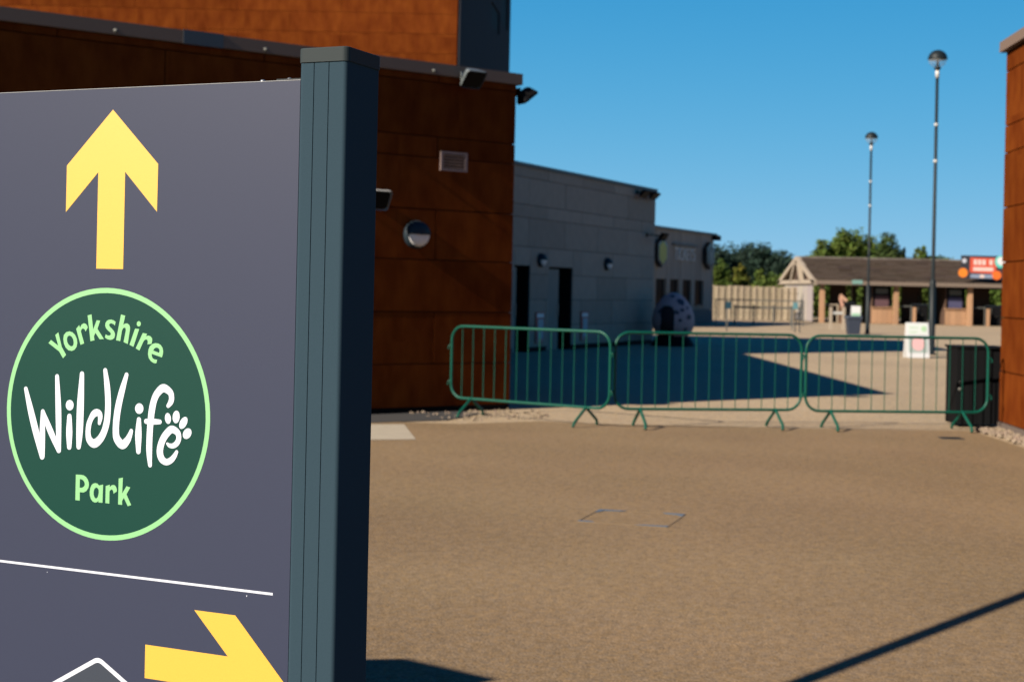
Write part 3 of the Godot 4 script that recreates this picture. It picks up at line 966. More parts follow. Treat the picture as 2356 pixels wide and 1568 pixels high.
func leaves(st: SurfaceTool, blobs: Array, count: int, size0: float, sd: int, tint: Color, spread := 0.35) -> void:
	var r := RandomNumberGenerator.new()
	r.seed = sd
	st.set_smooth_group(UP_FLAT)
	var size := size0 * 1.1
	var total := 0.0
	for b in blobs:
		total += b[1].x * b[1].y * b[1].z
	for b in blobs:
		var n := int(1.9 * count * b[1].x * b[1].y * b[1].z / total)
		# clumps within the blob, leaves within the clumps
		var clumps := []
		for k in maxi(10, n / 45):
			var d := Vector3(r.randfn(), r.randfn(), r.randfn()).normalized() * pow(r.randf(), 0.4)
			clumps.append([d, r.randf_range(0.75, 1.25), r.randf()])
		for k in n:
			var c: Array = clumps[r.randi() % clumps.size()]
			var p: Vector3 = c[0] + Vector3(clampf(r.randfn(), -1.6, 1.6), clampf(r.randfn(), -1.6, 1.6), clampf(r.randfn(), -1.6, 1.6)) * spread * 0.42
			p = b[0] + Vector3(p.x * b[1].x, p.y * b[1].y, p.z * b[1].z)
			if p.y < 0.1:
				continue
			var s := size * r.randf_range(0.6, 1.3)
			var bs := Basis.from_euler(Vector3(r.randf() * TAU, r.randf() * TAU, r.randf() * TAU))
			var g: float = c[1] * r.randf_range(0.8, 1.2)
			st.set_color(Color(tint.r * g * (0.9 + 0.35 * c[2]), tint.g * g, tint.b * g))
			quad(st, p + bs * Vector3(-s, 0, 0), p + bs * Vector3(0, s * 0.6, 0), p + bs * Vector3(s, 0, 0), p + bs * Vector3(0, -s * 0.6, 0))

func tree(called: String, label: String, group: String, at: Vector3, trunk_h: float, blobs: Array, count: int, size: float, sd: int, tint: Color) -> void:
	var t := thing(called, label, "tree", at, 0.0, group)
	var st := new_st()
	var top := trunk_h * 1.15
	tube(st, [Vector3(0, -0.1, 0), Vector3(0.05, top * 0.5, 0.03), Vector3(-0.04, top, 0)], 0.14, 8)
	for b in blobs:
		tube(st, [Vector3(0.02, top * 0.55, 0), Vector3(b[0].x * 0.55, (top * 0.55 + b[0].y) * 0.5, b[0].z * 0.5), b[0]], 0.05, 6)
	build(st, "trunk", M.bark, t)
	st = new_st()
	leaves(st, blobs, count, size, sd, tint)
	build(st, "crown", M.leaf, t)

func make_trees() -> void:
	M.leaf = mat(0.86, 0.86, 0.86, 0.75, 0.0, 0.25)
	M.leaf.vertex_color_use_as_albedo = true
	M.leaf.cull_mode = BaseMaterial3D.CULL_DISABLED
	M.leaf.backlight_enabled = true
	M.leaf.backlight = Color(0.10, 0.14, 0.03)
	M.bark = mat(0.06, 0.045, 0.032, 0.95)
	var g1 := Color(0.095, 0.15, 0.028)
	var g2 := Color(0.060, 0.10, 0.028)
	var g3 := Color(0.13, 0.15, 0.026)
	var dk := Color(0.026, 0.056, 0.040)
	var grp := "trees behind the timber lodge"
	tree("broadleaf_tree", "narrow airy tree at left above the lodge roof ridge", grp, V(25.0, 0, 115), 3.0, [[Vector3(0.1, 4.4, 0), Vector3(1.1, 1.5, 1.0)], [Vector3(-0.7, 3.4, 0), Vector3(1.3, 1.4, 1.1)]], 5600, 0.11, 41, g1)
	tree("broadleaf_tree", "largest rounded green tree rising above the lodge roof", grp, V(27.3, 0, 116), 3.2, [[Vector3(0, 4.9, 0), Vector3(1.6, 2.1, 1.5)], [Vector3(-1.3, 3.9, 0.3), Vector3(1.4, 1.7, 1.2)], [Vector3(1.2, 4.3, 0.2), Vector3(1.4, 1.9, 1.2)], [Vector3(0.2, 3.0, 0.3), Vector3(2.6, 1.4, 1.2)]], 15000, 0.11, 42, g1)
	tree("conical_tree", "pointed bluish green tree right of the largest tree behind the far lamp post", grp, V(29.7, 0, 114), 3.0, [[Vector3(0, 3.4, 0), Vector3(1.7, 1.6, 1.3)], [Vector3(0.0, 4.9, 0), Vector3(0.95, 1.6, 0.85)], [Vector3(0.1, 4.2, 0), Vector3(1.3, 1.3, 1.0)]], 9000, 0.10, 43, g2)
	tree("conical_tree", "low dark pointed tree at the right end of the trees above the lodge", grp, V(31.3, 0, 115), 2.5, [[Vector3(0, 3.2, 0), Vector3(1.3, 1.5, 1.0)], [Vector3(0.0, 4.6, 0), Vector3(0.35, 0.9, 0.35)]], 4600, 0.10, 44, g2)
	tree("sapling", "thin pale sapling standing alone above the roof beside the near lamp post", grp, V(33.0, 0, 116), 4.6, [[Vector3(0, 4.8, 0), Vector3(0.65, 0.8, 0.65)]], 1000, 0.11, 45, g1)
	tree("broadleaf_tree", "dark bush top showing left of the roof banner", grp, V(35.2, 0, 118), 2.5, [[Vector3(0, 3.7, 0), Vector3(1.6, 1.2, 1.3)]], 2600, 0.11, 46, g2)
	var far := "dark wood far behind the fence"
	var fx := [[30.0, 8.4, 3.2], [33.0, 8.9, 3.0], [37.7, 9.2, 3.3], [41.0, 7.7, 2.6], [43.8, 6.4, 2.2], [35.3, 7.6, 2.2], [47.0, 6.0, 2.6]]
	var fl := ["leftmost dark tree of the far wood beside the ticket office", "second dark rounded tree from left in the far wood", "tallest dome shaped dark tree of the far wood", "dark tree sloping down right of the tallest far tree", "low dark far tree touching the lodge gable from behind", "dark tree filling the dip between the two higher far trees", "low dark far tree hidden mostly by the lodge gable"]
	for k in fx.size():
		var f: Array = fx[k]
		tree("dark_tree", fl[k], far, V(f[0], 0, 218 + (k * 5) % 7), f[1] * 0.5, [[Vector3(0, f[1] * 0.62, 0), Vector3(f[2], f[1] * 0.40, f[2])], [Vector3(0.5, f[1] * 0.3, 0.4), Vector3(f[2] * 1.1, f[1] * 0.32, f[2])]], 7000, 0.22, 60 + k, dk)
	var mid := "young trees just behind the board fence"
	tree("young_tree", "bright green young tree against the ticket office corner", mid, V(15.0, 0, 104), 1.6, [[Vector3(0, 2.9, 0), Vector3(0.75, 1.0, 0.75)], [Vector3(0.2, 1.8, 0), Vector3(1.1, 0.9, 0.9)]], 3400, 0.10, 71, g1)
	tree("young_tree", "yellowish young tree in the middle behind the fence", mid, V(16.6, 0, 106), 1.6, [[Vector3(0.25, 3.0, 0), Vector3(0.5, 0.85, 0.5)], [Vector3(0, 1.9, 0), Vector3(0.9, 1.0, 0.9)]], 2600, 0.10, 72, g3)
	tree("young_tree", "fresh green pointed young tree behind the fence near the gable", mid, V(18.2, 0, 105), 1.6, [[Vector3(0, 2.6, 0), Vector3(0.5, 1.1, 0.5)], [Vector3(0.1, 1.8, 0), Vector3(0.85, 0.9, 0.85)]], 2600, 0.10, 73, g1)
	tree("young_tree", "low dark shrub behind the fence beneath the gable", mid, V(20.2, 0, 107), 1.3, [[Vector3(0, 1.9, 0), Vector3(1.5, 1.0, 1.0)]], 2200, 0.10, 74, g2)
	# hedge behind the lodge, seen through its openings
	var st := new_st()
	var blobs := []
	for k in 14:
		blobs.append([Vector3(18.0 + k * 1.7, 1.35 + 0.25 * sin(k * 2.1), -100.5 + 0.4 * sin(k * 1.3)), Vector3(1.4, 1.7, 0.9)])
	leaves(st, blobs, 22000, 0.11, 81, g1)
	var h := build(st, "hedge", M.leaf, self)
	tag(h, "green hedge behind the lodge seen through its open bays", "hedge", "", "stuff")
	st = new_st()
	blobs = []
	for k in 30:
		blobs.append([Vector3(8.0 + k * 3.0, 1.4, -135.0 + sin(k) * 2), Vector3(2.6, 1.7, 1.5)])
	leaves(st, blobs, 16000, 0.24, 82, g2)
	h = build(st, "far_hedgerow", M.leaf, self)
	tag(h, "dark hedgerow closing the ground far behind the lodge", "hedge", "", "stuff")

# ------------------------------------------------ the direction sign
func strokes_mesh(list: Array, z: float) -> SurfaceTool:
	var st := new_st()
	st.set_smooth_group(UP_FLAT)
	for i0 in list.size():
		var s: Array = list[i0]
		var zz := z + i0 * 0.00004
		var pts := []
		for i in range(0, s.size(), 3):
			pts.append(Vector3(s[i], s[i + 1], s[i + 2]) * 0.0001)
		var fine := []
		var n := pts.size()
		for i in n - 1:
			var p0: Vector3 = pts[maxi(i - 1, 0)]
			var p3: Vector3 = pts[mini(i + 2, n - 1)]
			for k in 8:
				fine.append(pts[i].cubic_interpolate(pts[i + 1], p0, p3, k / 8.0))
		fine.append(pts[n - 1])
		var lt := []
		var rt := []
		for i in fine.size():
			var a: Vector3 = fine[maxi(i - 1, 0)]
			var b: Vector3 = fine[mini(i + 1, fine.size() - 1)]
			var d := Vector2(b.x - a.x, b.y - a.y).normalized()
			var p := Vector2(fine[i].x, fine[i].y)
			lt.append(p + Vector2(-d.y, d.x) * fine[i].z)
			rt.append(p - Vector2(-d.y, d.x) * fine[i].z)
		for i in fine.size() - 1:
			quad(st, Vector3(lt[i].x, lt[i].y, zz), Vector3(lt[i + 1].x, lt[i + 1].y, zz), Vector3(rt[i + 1].x, rt[i + 1].y, zz), Vector3(rt[i].x, rt[i].y, zz))
		for e in [0, fine.size() - 1]:
			face(st, ngon(fine[e].x, fine[e].y, fine[e].z, fine[e].z, 20), zz + 0.00002)
	return st

func letter_parts(list: Array, called: String, z: float, m: Material, parent: Node, hole: Material) -> void:
	var st := new_st()
	var sh := new_st()
	var any := false
	st.set_smooth_group(UP_FLAT)
	sh.set_smooth_group(UP_FLAT)
	for g in list:
		face(st, smooth_poly(P2(g.p), g.p.size() > 34), z)
	for g in list:
		if g.has("h"):
			any = true
			face(sh, smooth_poly(P2(g.h), false), z + 0.0002)
	var o := build(st, called, m, parent)
	if any:
		build(sh, "counter", hole, o)

func smooth_poly(p: PackedVector2Array, _on: bool) -> PackedVector2Array:
	for i in p.size():
		p[i] *= 0.0001
	return p

func make_sign() -> void:
	var t := thing("direction_sign", "large grey direction sign with yellow arrows and round green wildlife park badge", "sign", V(-0.3862, 0, 2.55), -deg_to_rad(23.3))
	var st := new_st()
	span(st, Vector3(-0.83, 0.12, -0.012), Vector3(0.0, 1.932, 0.0))
	var panel := build(st, "panel", M.panel, t)
	st = new_st()
	span(st, Vector3(-0.83, 1.9326, -0.012), Vector3(0.0, 1.9338, -0.0002))
	build(st, "top_edge", M.panel_edge, panel)
	# printed film on the panel
	st = new_st()
	st.set_smooth_group(UP_FLAT)
	face(st, P2([-0.4115, 1.8923, -0.3045, 1.788, -0.3050, 1.699, -0.3800, 1.7744, -0.3800, 1.5913, -0.4430, 1.5913, -0.4430, 1.7744, -0.5185, 1.699, -0.5185, 1.788]), 0.0004)
	build(st, "up_arrow", M.yellow, panel)
	st = new_st()
	st.set_smooth_group(UP_FLAT)
	face(st, P2([-0.0085, 0.8618, -0.1131, 0.9690, -0.2025, 0.9690, -0.1272, 0.8930, -0.3104, 0.8930, -0.3104, 0.8307, -0.1272, 0.8307, -0.2025, 0.7547, -0.1131, 0.7547]), 0.0004)
	build(st, "right_arrow", M.yellow, panel)
	st = new_st()
	st.set_smooth_group(UP_FLAT)
	face(st, P2([-0.80, 1.0132, -0.0347, 1.0132, -0.0347, 1.0176, -0.80, 1.0176]), 0.0004)
	build(st, "white_line", M.vinyl, panel)
	var bx := -0.4150
	var by := 1.3167
	st = new_st()
	st.set_smooth_group(UP_FLAT)
	var o1 := ngon(bx, by, 0.2385, 0.2385, 96)
	var o2 := ngon(bx, by, 0.2288, 0.2288, 96)
	for i in 96:
		var j := (i + 1) % 96
		quad(st, Vector3(o1[j].x, o1[j].y, 0.0004), Vector3(o1[i].x, o1[i].y, 0.0004), Vector3(o2[i].x, o2[i].y, 0.0004), Vector3(o2[j].x, o2[j].y, 0.0004))
	build(st, "badge_ring", M.lime, panel)
	st = new_st()
	st.set_smooth_group(UP_FLAT)
	face(st, ngon(bx, by, 0.2288, 0.2288, 96), 0.0004)
	build(st, "badge", M.badge, panel)
	letter_parts(YORK, "arched_lettering", 0.0007, M.lime, panel, M.badge)
	letter_parts(PARK, "lower_lettering", 0.0007, M.lime, panel, M.badge)
	build(strokes_mesh(WILD, 0.0007), "script_lettering", M.vinyl, panel)
	for k in DOTS.size():
		letter_parts([DOTS[k]], "letter_dot" if k < 2 else "paw_toe", 0.0007, M.vinyl, panel, M.badge)
	# hexagon with rounded corners, mostly below the picture
	var cx := -0.4185
	var cy := 0.706
	st = new_st()
	st.set_smooth_group(UP_FLAT)
	var outer := rounded(ngon(cx, cy, 0.152, 0.152, 6, PI / 6), 0.022)
	var inner := rounded(ngon(cx, cy, 0.1422, 0.1422, 6, PI / 6), 0.016)
	for i in outer.size():
		var j := (i + 1) % outer.size()
		quad(st, Vector3(outer[j].x, outer[j].y, 0.0004), Vector3(outer[i].x, outer[i].y, 0.0004), Vector3(inner[i].x, inner[i].y, 0.0004), Vector3(inner[j].x, inner[j].y, 0.0004))
	build(st, "hexagon_outline", M.vinyl, panel)
	st = new_st()
	st.set_smooth_group(UP_FLAT)
	face(st, inner, 0.0004)
	build(st, "hexagon_fill", M.slate_print, panel)
	st = new_st()
	st.set_smooth_group(UP_FLAT)
	for d in [[-0.0895, 1.0065, 0.0009], [-0.545, 1.005, 0.0006]]:
		face(st, ngon(d[0], d[1], d[2], d[2] * 1.6, 7), 0.0005)
	build(st, "dust_speck", M.vinyl, panel).set_meta("kind", "stuff")
	# clip and screws on the top edge beside the post
	st = new_st()
	span(st, Vector3(-0.052, 1.9344, -0.03), Vector3(-0.001, 1.9368, -0.003))
	build(st, "clip", M.pole_dark, t)
	for p in [Vector3(-0.030, 1.9372, -0.012), Vector3(-0.083, 1.9350, -0.006)]:
		st = new_st()
		lathe(st, [Vector2(0.0045, -0.001), Vector2(0.0045, 0.001), Vector2(0.002, 0.0025), Vector2(0.0, 0.0026)], 10, Transform3D(Basis.IDENTITY, p))
		build(st, "screw", M.steel, t)
	for side in [0, 1]:
		var off := 0.0 if side == 0 else -0.9268
		# plan: x across, y going back from the face; two fine grooves on the front, one each side
		var pl := PackedVector2Array()
		var x0 := 0.0
		var x1 := 0.0965
		var f := -0.004
		var b := 0.117
		var r := 0.008
		var base := round_rect(x0, f, x1, b, r)
		# round_rect starts at the lower right corner, so the front edge closes the loop
		pl.append_array(base)
		for gx in [0.0302, 0.0604]:
			pl.append_array(PackedVector2Array([Vector2(gx - 0.0008, f), Vector2(gx - 0.0006, f + 0.004), Vector2(gx + 0.0006, f + 0.004), Vector2(gx + 0.0008, f)]))
		var sh := Transform3D(Basis.IDENTITY, Vector3(off, 0, 0)) * PLAN
		st = new_st()
		prism(st, pl, 0.0, 1.964, sh)
		var post := build(st, "post", M.post, t)
		var ca := round_rect(x0 - 0.0022, f - 0.0022, x1 + 0.0022, b + 0.0022, 0.011)
		var cb := round_rect(x0 - 0.0016, f - 0.0016, x1 + 0.0016, b + 0.0016, 0.0104)
		var cc := round_rect(x0 + 0.0006, f + 0.0006, x1 - 0.0006, b - 0.0006, 0.009)
		st = new_st()
		st.set_smooth_group(UP_FLAT)
		face(st, ca, 1.9626, sh, true)
		loft(st, ca, 1.9626, ca, 1.9862, sh)
		loft(st, ca, 1.9862, cb, 1.9876, sh)
		loft(st, cb, 1.9876, cc, 1.9884, sh)
		face(st, cc, 1.9884, sh)
		build(st, "cap", M.post_cap, post)
		st = new_st()
		prism(st, round_rect(x0 - 0.06, f - 0.05, x1 + 0.06, b + 0.05, 0.01), 0.0005, 0.012, sh)
		build(st, "base_plate", M.pole_dark, post)

func rounded(poly: PackedVector2Array, r: float) -> PackedVector2Array:
	var out := PackedVector2Array()
	var n := poly.size()
	for i in n:
		var p := poly[i]
		var a := (poly[(i - 1 + n) % n] - p).normalized()
		var b := (poly[(i + 1) % n] - p).normalized()
		var half := acos(clampf(a.dot(b), -1, 1)) / 2
		var d := r / tan(half)
		var p0 := p + a * d
		var p2 := p + b * d
		for k in 9:
			var t := k / 8.0
			out.append(p0.lerp(p, t).lerp(p.lerp(p2, t), t))
	return out

# ------------------------------------------------ barriers
func make_barrier() -> Node3D:
	var L := 2.26
	var y0 := 0.215
	var y1 := 1.095
	var r := 0.17
	var t := Node3D.new()
	var loop := []
	for c in [[L / 2 - r, y0 + r, -PI / 2], [L / 2 - r, y1 - r, 0.0], [-L / 2 + r, y1 - r, PI / 2], [-L / 2 + r, y0 + r, PI]]:
		for k in 9:
			var th: float = c[2] + PI / 2 * k / 8
			loop.append(Vector3(c[0] + r * cos(th), c[1] + r * sin(th), 0))
	var st := new_st()
	tube(st, loop, 0.0165, 12, true)
	var fr := build(st, "frame", M.barrier, t)
	for k in 13:
		st = new_st()
		var x := -L / 2 + L * (k + 1) / 14.0
		tube(st, [Vector3(x, y0 - 0.0, 0.0), Vector3(x, y1, 0.0)], 0.0055, 8)
		build(st, "bar", M.barrier, t)
	for x in [-0.82, 0.82]:
		st = new_st()
		tube(st, [Vector3(x - 0.01, 0.005, 0.27), Vector3(x, 0.06, 0.24), Vector3(x, y0 - 0.012, 0.02), Vector3(x, y0 + 0.004, 0.0), Vector3(x, y0 - 0.012, -0.02), Vector3(x, 0.06, -0.24), Vector3(x - 0.01, 0.005, -0.27)], 0.017, 10)
		build(st, "foot", M.barrier, t)
	for s in [-1, 1]:
		for y in [0.42, 0.86]:
			st = new_st()
			var x: float = s * (L / 2)
			tube(st, [Vector3(x, y, 0), Vector3(x + s * 0.03, y, 0.012), Vector3(x + s * 0.04, y - 0.02, 0.015), Vector3(x + s * 0.04, y - 0.05, 0.015)], 0.008, 8)
			build(st, "hook", M.barrier, fr)
	return t

func make_barriers() -> void:
	var proto := make_barrier()
	var spec := [
		[-0.72, 17.65, 1.11, 16.40, "leftmost green crowd barrier set slantwise in front of the dark rust wall"],
		[1.19, 16.45, 3.41, 16.86, "middle green crowd barrier standing in the building's shadow"],
		[3.40, 16.74, 5.72, 17.08, "rightmost green crowd barrier reaching the black cabinet and orange wall"]]
	for k in 3:
		var s: Array = spec[k]
		var o: Node3D = proto if k == 0 else proto.duplicate()
		o.name = "crowd_barrier" if k == 0 else "crowd_barrier_%03d" % k
		add_child(o)
		o.position = V((s[0] + s[2]) / 2, 0.004, (s[1] + s[3]) / 2)
		o.rotation.y = atan2(s[3] - s[1], s[2] - s[0])
		tag(o, s[4], "barrier", "green crowd barriers across the entrance")

# ------------------------------------------------ lamp posts and wall lights
func make_lamps() -> void:
	var t := Node3D.new()
	t.name = "lamp_post"
	add_child(t)
	var st := new_st()
	lathe(st, [Vector2(0.14, 0.0), Vector2(0.14, 0.02), Vector2(0.088, 0.03), Vector2(0.088, 1.95), Vector2(0.075, 2.05), Vector2(0.05, 2.08)], 18)
	build(st, "base_column", M.pole_dark, t)
	st = new_st()
	lathe(st, [Vector2(0.05, 2.0), Vector2(0.043, 7.7), Vector2(0.0, 7.71)], 16)
	build(st, "column", M.pole_dark, t)
	for y in [5.36, 6.37, 7.78]:
		st = new_st()
		var h := 0.07 if y < 7 else 0.22
		lathe(st, [Vector2(0.046, y - h / 2), Vector2(0.054, y - h / 2), Vector2(0.054, y + h / 2), Vector2(0.0, y + h / 2 + 0.01)], 16)
		build(st, "band", M.band, t)
	st = new_st()
	lathe(st, [Vector2(0.05, 7.86), Vector2(0.07, 7.9), Vector2(0.10, 7.95), Vector2(0.04, 8.0), Vector2(0.03, 8.15), Vector2(0.0, 8.16)], 16)
	build(st, "neck", M.pole_dark, t)
	st = new_st()
	var prof := []
	for k in 9:
		var a := PI / 2 * k / 8
		prof.append(Vector2(0.265 * cos(a), 8.195 + 0.25 * sin(a)))
	lathe(st, [Vector2(0.0, 8.19), Vector2(0.275, 8.185)] + prof, 24)
	build(st, "hood", M.pole_dark, t)
	st = new_st()
	prof = []
	for k in 9:
		var a := -PI / 2 + PI / 2 * k / 8
		prof.append(Vector2(0.25 * cos(a), 8.182 + 0.23 * sin(a)))
	lathe(st, prof, 24)
	var gl := mat(0.8, 0.85, 0.88, 0.05)
	gl.transparency = BaseMaterial3D.TRANSPARENCY_ALPHA
	gl.albedo_color.a = 0.14
	build(st, "bowl", gl, t)
	t.position = V(11.65, 0, 39.8)
	tag(t, "near tall black lamp post with globe head beside the folding notice board", "lamp post", "tall black lamp posts")
	var u: Node3D = t.duplicate()
	u.name = "lamp_post_001"
	add_child(u)
	u.position = V(14.85, 0, 59.95)
	tag(u, "farther tall black lamp post with globe head left of the near one", "lamp post", "tall black lamp posts")

func bulkhead(at: Vector3, turn: float, label: String) -> void:
	# round wall light: dark eyelid hood over the upper part, pale diffuser below
	var t := thing("bulkhead_light", label, "wall light", at, turn, "round wall lights")
	var face_out := Transform3D(Basis(Vector3.RIGHT, PI / 2), Vector3.ZERO)
	var st := new_st()
	lathe(st, [Vector2(0.0, 0.0), Vector2(0.175, 0.0), Vector2(0.18, 0.03), Vector2(0.165, 0.075), Vector2(0.15, 0.085), Vector2(0.0, 0.085)], 28, face_out)
	build(st, "base", M.lamp_dark, t)
	st = new_st()
	var prof := []
	for k in 8:
		var a := PI / 2 * k / 7
		prof.append(Vector2(0.15 * cos(a), 0.086 + 0.075 * sin(a)))
	lathe(st, prof, 28, face_out)
	build(st, "diffuser", M.diffuser, t)
	# hood: part of a slightly larger dome above a sagging line
	st = new_st()
	st.set_smooth_group(2)
	var n := 28
	var m := 8
	for i in m:
		for k in n:
			var q := []
			var keep := true
			for e in [[i + 1, k], [i + 1, k + 1], [i, k + 1], [i, k]]:
				var a: float = PI / 2 * e[0] / m
				var th: float = TAU * e[1] / n
				var p := Vector3(0.166 * cos(a) * cos(th), 0.166 * cos(a) * sin(th), 0.080 + 0.10 * sin(a))
				if p.y < -0.012: keep = false
				q.append(p)
			if keep:
				quad(st, q[0], q[1], q[2], q[3])
	build(st, "hood", M.lamp_dark, t)

func floodlight(at: Vector3, turn: float, label: String, tilt: float, w := 0.40, arm := 0.22, body: Material = null) -> void:
	var t := thing("floodlight", label, "floodlight", at, turn, "floodlights on the walls")
	var b: Material = body if body else M.lamp_body
	var st := new_st()
	span(st, Vector3(-0.06, -0.05, -0.005), Vector3(0.06, 0.05, 0.015))
	tube(st, [Vector3(0, 0, 0.01), Vector3(0, 0.0, arm * 0.6), Vector3(0, -0.03, arm)], 0.016, 8)
	build(st, "bracket", b, t)
	var bs := Basis(Vector3.RIGHT, tilt)
	var c := Vector3(0, -0.05, arm + 0.05)
	var xf := Transform3D(bs, c)
	st = new_st()
	var fr := round_rect(-w / 2, -0.13, w / 2, 0.13, 0.04, 4)
	var bk := round_rect(-w * 0.3, -0.08, w * 0.3, 0.08, 0.03, 4)
	loft(st, bk, -0.10, fr, 0.0, xf)
	loft(st, fr, 0.0, fr, 0.03, xf)
	face(st, bk, -0.10, xf, true)
	var h := build(st, "housing", b, t)
	st = new_st()
	st.set_smooth_group(UP_FLAT)
	face(st, round_rect(-w / 2 + 0.02, -0.11, w / 2 - 0.02, 0.11, 0.03, 4), 0.026, xf)
	build(st, "lens", M.dark_glass, h)
	st = new_st()
	for s in [-1, 1]:
		bar(st, c + bs * Vector3(s * (w / 2 + 0.012), 0, -0.02), Vector3(s * (w / 2 + 0.012) * 0.5, 0, arm * 0.4), 0.02, 0.03)
	build(st, "yoke", b, t)

func make_wall_fittings() -> void:
	var red := Transform3D(Basis(Vector3.UP, atan2(0.585, 0.811)), V(-0.03, 0, 18.7))
	var grey := Transform3D(Basis(Vector3.UP, atan2(0.896, 0.445)), V(4.246, 0, 43.51))
	var ra := atan2(0.585, 0.811)
	var ga := atan2(0.896, 0.445)
	bulkhead(red * Vector3(-1.50, 2.214, 0.032), ra, "large round wall light with dark hood on the dark rust wall")
	bulkhead(grey * Vector3(-8.10, 2.31, 0.03), ga, "round wall light between the grey building's two doorways")
	bulkhead(grey * Vector3(-3.77, 2.32, 0.03), ga, "round wall light on the plain right half of the grey building")
	floodlight(red * Vector3(-0.86, 4.24, 0.10), ra, "grey floodlight below the rust building's coping near its corner", 0.75, 0.30, 0.14)
	floodlight(red * Vector3(-2.16, 2.66, 0.032), ra, "pale floodlight half hidden behind the sign post on the rust wall", 0.5, 0.32, 0.14, M.pale_grey)
	floodlight(V(0.0, 4.14, 18.74), ra + 1.5, "black floodlight projecting from the rust building's corner against the sky", 0.9, 0.22, 0.10, M.black)
	floodlight(grey * Vector3(-1.55, 4.48, 0.03), ga, "left black floodlight of the pair under the grey building's roof edge", 0.8, 0.5, 0.2, M.black)
	floodlight(grey * Vector3(-0.75, 4.48, 0.03), ga, "right black floodlight of the pair under the grey building's roof edge", 0.8, 0.5, 0.2, M.black)
	floodlight(grey * Vector3(-0.70, 3.26, 0.03), ga, "single black floodlight lower down at the grey building's right end", 0.6, 0.4, 0.5, M.black)
	# upright notices on the grey wall beside the doorways
	for k in 2:
		var t := thing("door_notice", ["narrow red and white notice between the grey building's doorways", "narrow red and white notice right of the second doorway"][k], "notice", grey * Vector3([-8.08, -5.26][k], 0.22, 0.03), ga, "narrow notices by the doorways")
		var st := new_st()
		span(st, Vector3(-0.24, 0.0, 0.0), Vector3(0.24, 0.78, 0.03))
		build(st, "board", mat(0.42, 0.09, 0.08, 0.6), t)
		st = new_st()
		span(st, Vector3(-0.13, 0.1, 0.0301), Vector3(0.19, 0.60, 0.034))
		build(st, "print", mat(0.36, 0.42, 0.46, 0.6), t)
		st = new_st()
		span(st, Vector3(-0.2, 0.64, 0.0301), Vector3(0.2, 0.74, 0.034))
		build(st, "heading", M.white, t)
		st = new_st()
		span(st, Vector3(-0.2, 0.02, 0.0301), Vector3(0.2, 0.08, 0.034))
		build(st, "footing", mat(0.5, 0.3, 0.28, 0.6), t)

# ------------------------------------------------ egg, notices, bin, gate
func make_egg() -> void:
	var t := thing("giant_egg", "giant pale pink egg with dark spots and a dark arched opening on a black base", "sculpture", V(4.72, 0, 42.1))
	var st := new_st()
	var n := 96
	var m := 54
	var at := func(i: int, k: int, grow: float) -> Vector3:
		var a := -PI / 2 + PI * i / m
		var y := 0.86 + 0.70 * sin(a)
		var r := 0.625 * cos(a) * (1.0 - 0.20 * sin(a) - 0.02)
		var th := TAU * k / n
		return Vector3(r * cos(th) * grow, 0.86 + (y - 0.86) * grow, r * sin(th) * grow)
	var is_open := func(p: Vector3) -> bool:
		var x := p.x + 0.23
		return p.z > 0 and absf(x) < 0.19 and p.y > 0.18 and p.y < 1.0 + sqrt(maxf(0.0, 0.19 * 0.19 - x * x))
	st.set_smooth_group(2)
	for i in m:
		for k in n:
			var q := [at.call(i + 1, k + 1, 1.0), at.call(i + 1, k, 1.0), at.call(i, k, 1.0), at.call(i, k + 1, 1.0)]
			var mid: Vector3 = (q[0] + q[1] + q[2] + q[3]) / 4.0
			if is_open.call(mid): continue
			quad(st, q[0], q[1], q[2], q[3])
	var shell := build(st, "shell", mat(0.62, 0.36, 0.34, 0.6, 0.0, 0.2), t)
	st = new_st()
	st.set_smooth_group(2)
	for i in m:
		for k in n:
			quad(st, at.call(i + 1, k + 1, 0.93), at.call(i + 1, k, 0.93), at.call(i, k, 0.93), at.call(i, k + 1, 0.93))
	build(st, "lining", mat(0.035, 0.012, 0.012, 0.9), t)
	# painted spots, each a shallow patch lying on the shell
	var r := RandomNumberGenerator.new()
	r.seed = 5
	for s in [[-0.06, 1.46, 0.07], [0.16, 1.30, 0.11], [0.20, 1.24, 0.07], [0.03, 0.98, 0.09], [0.40, 0.84, 0.10], [0.13, 0.76, 0.06], [0.20, 1.06, 0.07], [0.36, 1.12, 0.05], [-0.45, 1.0, 0.06], [0.3, 0.5, 0.07]]:
		var y: float = s[1]
		var sn := clampf((y - 0.86) / 0.70, -1, 1)
		var rad := 0.625 * sqrt(1 - sn * sn) * (0.98 - 0.20 * sn)
		var x: float = clampf(s[0], -rad * 0.95, rad * 0.95)
		var z := sqrt(maxf(0.0, rad * rad - x * x))
		var nrm := Vector3(x, (y - 0.86) * 0.7, z).normalized()
		var bx := nrm.cross(Vector3.UP).normalized()
		var bs := Basis(bx, nrm.cross(bx), nrm)
		if bs.determinant() < 0: bs = Basis(-bx, nrm.cross(bx), nrm)
		st = new_st()
		var pl := PackedVector2Array()
		for k in 12:
			var th := TAU * k / 12
			var rr: float = s[2] * r.randf_range(0.75, 1.15)
			pl.append(Vector2(rr * cos(th), rr * sin(th) * 0.9))
		prism(st, pl, -0.02, 0.006, Transform3D(bs, Vector3(x, y, z)))
		build(st, "spot", mat(0.06, 0.035, 0.055, 0.6), shell)
	st = new_st()
	lathe(st, [Vector2(0.66, 0.0), Vector2(0.62, 0.06), Vector2(0.52, 0.24), Vector2(0.46, 0.28), Vector2(0.0, 0.28)], 24)
	build(st, "base", M.black, t)

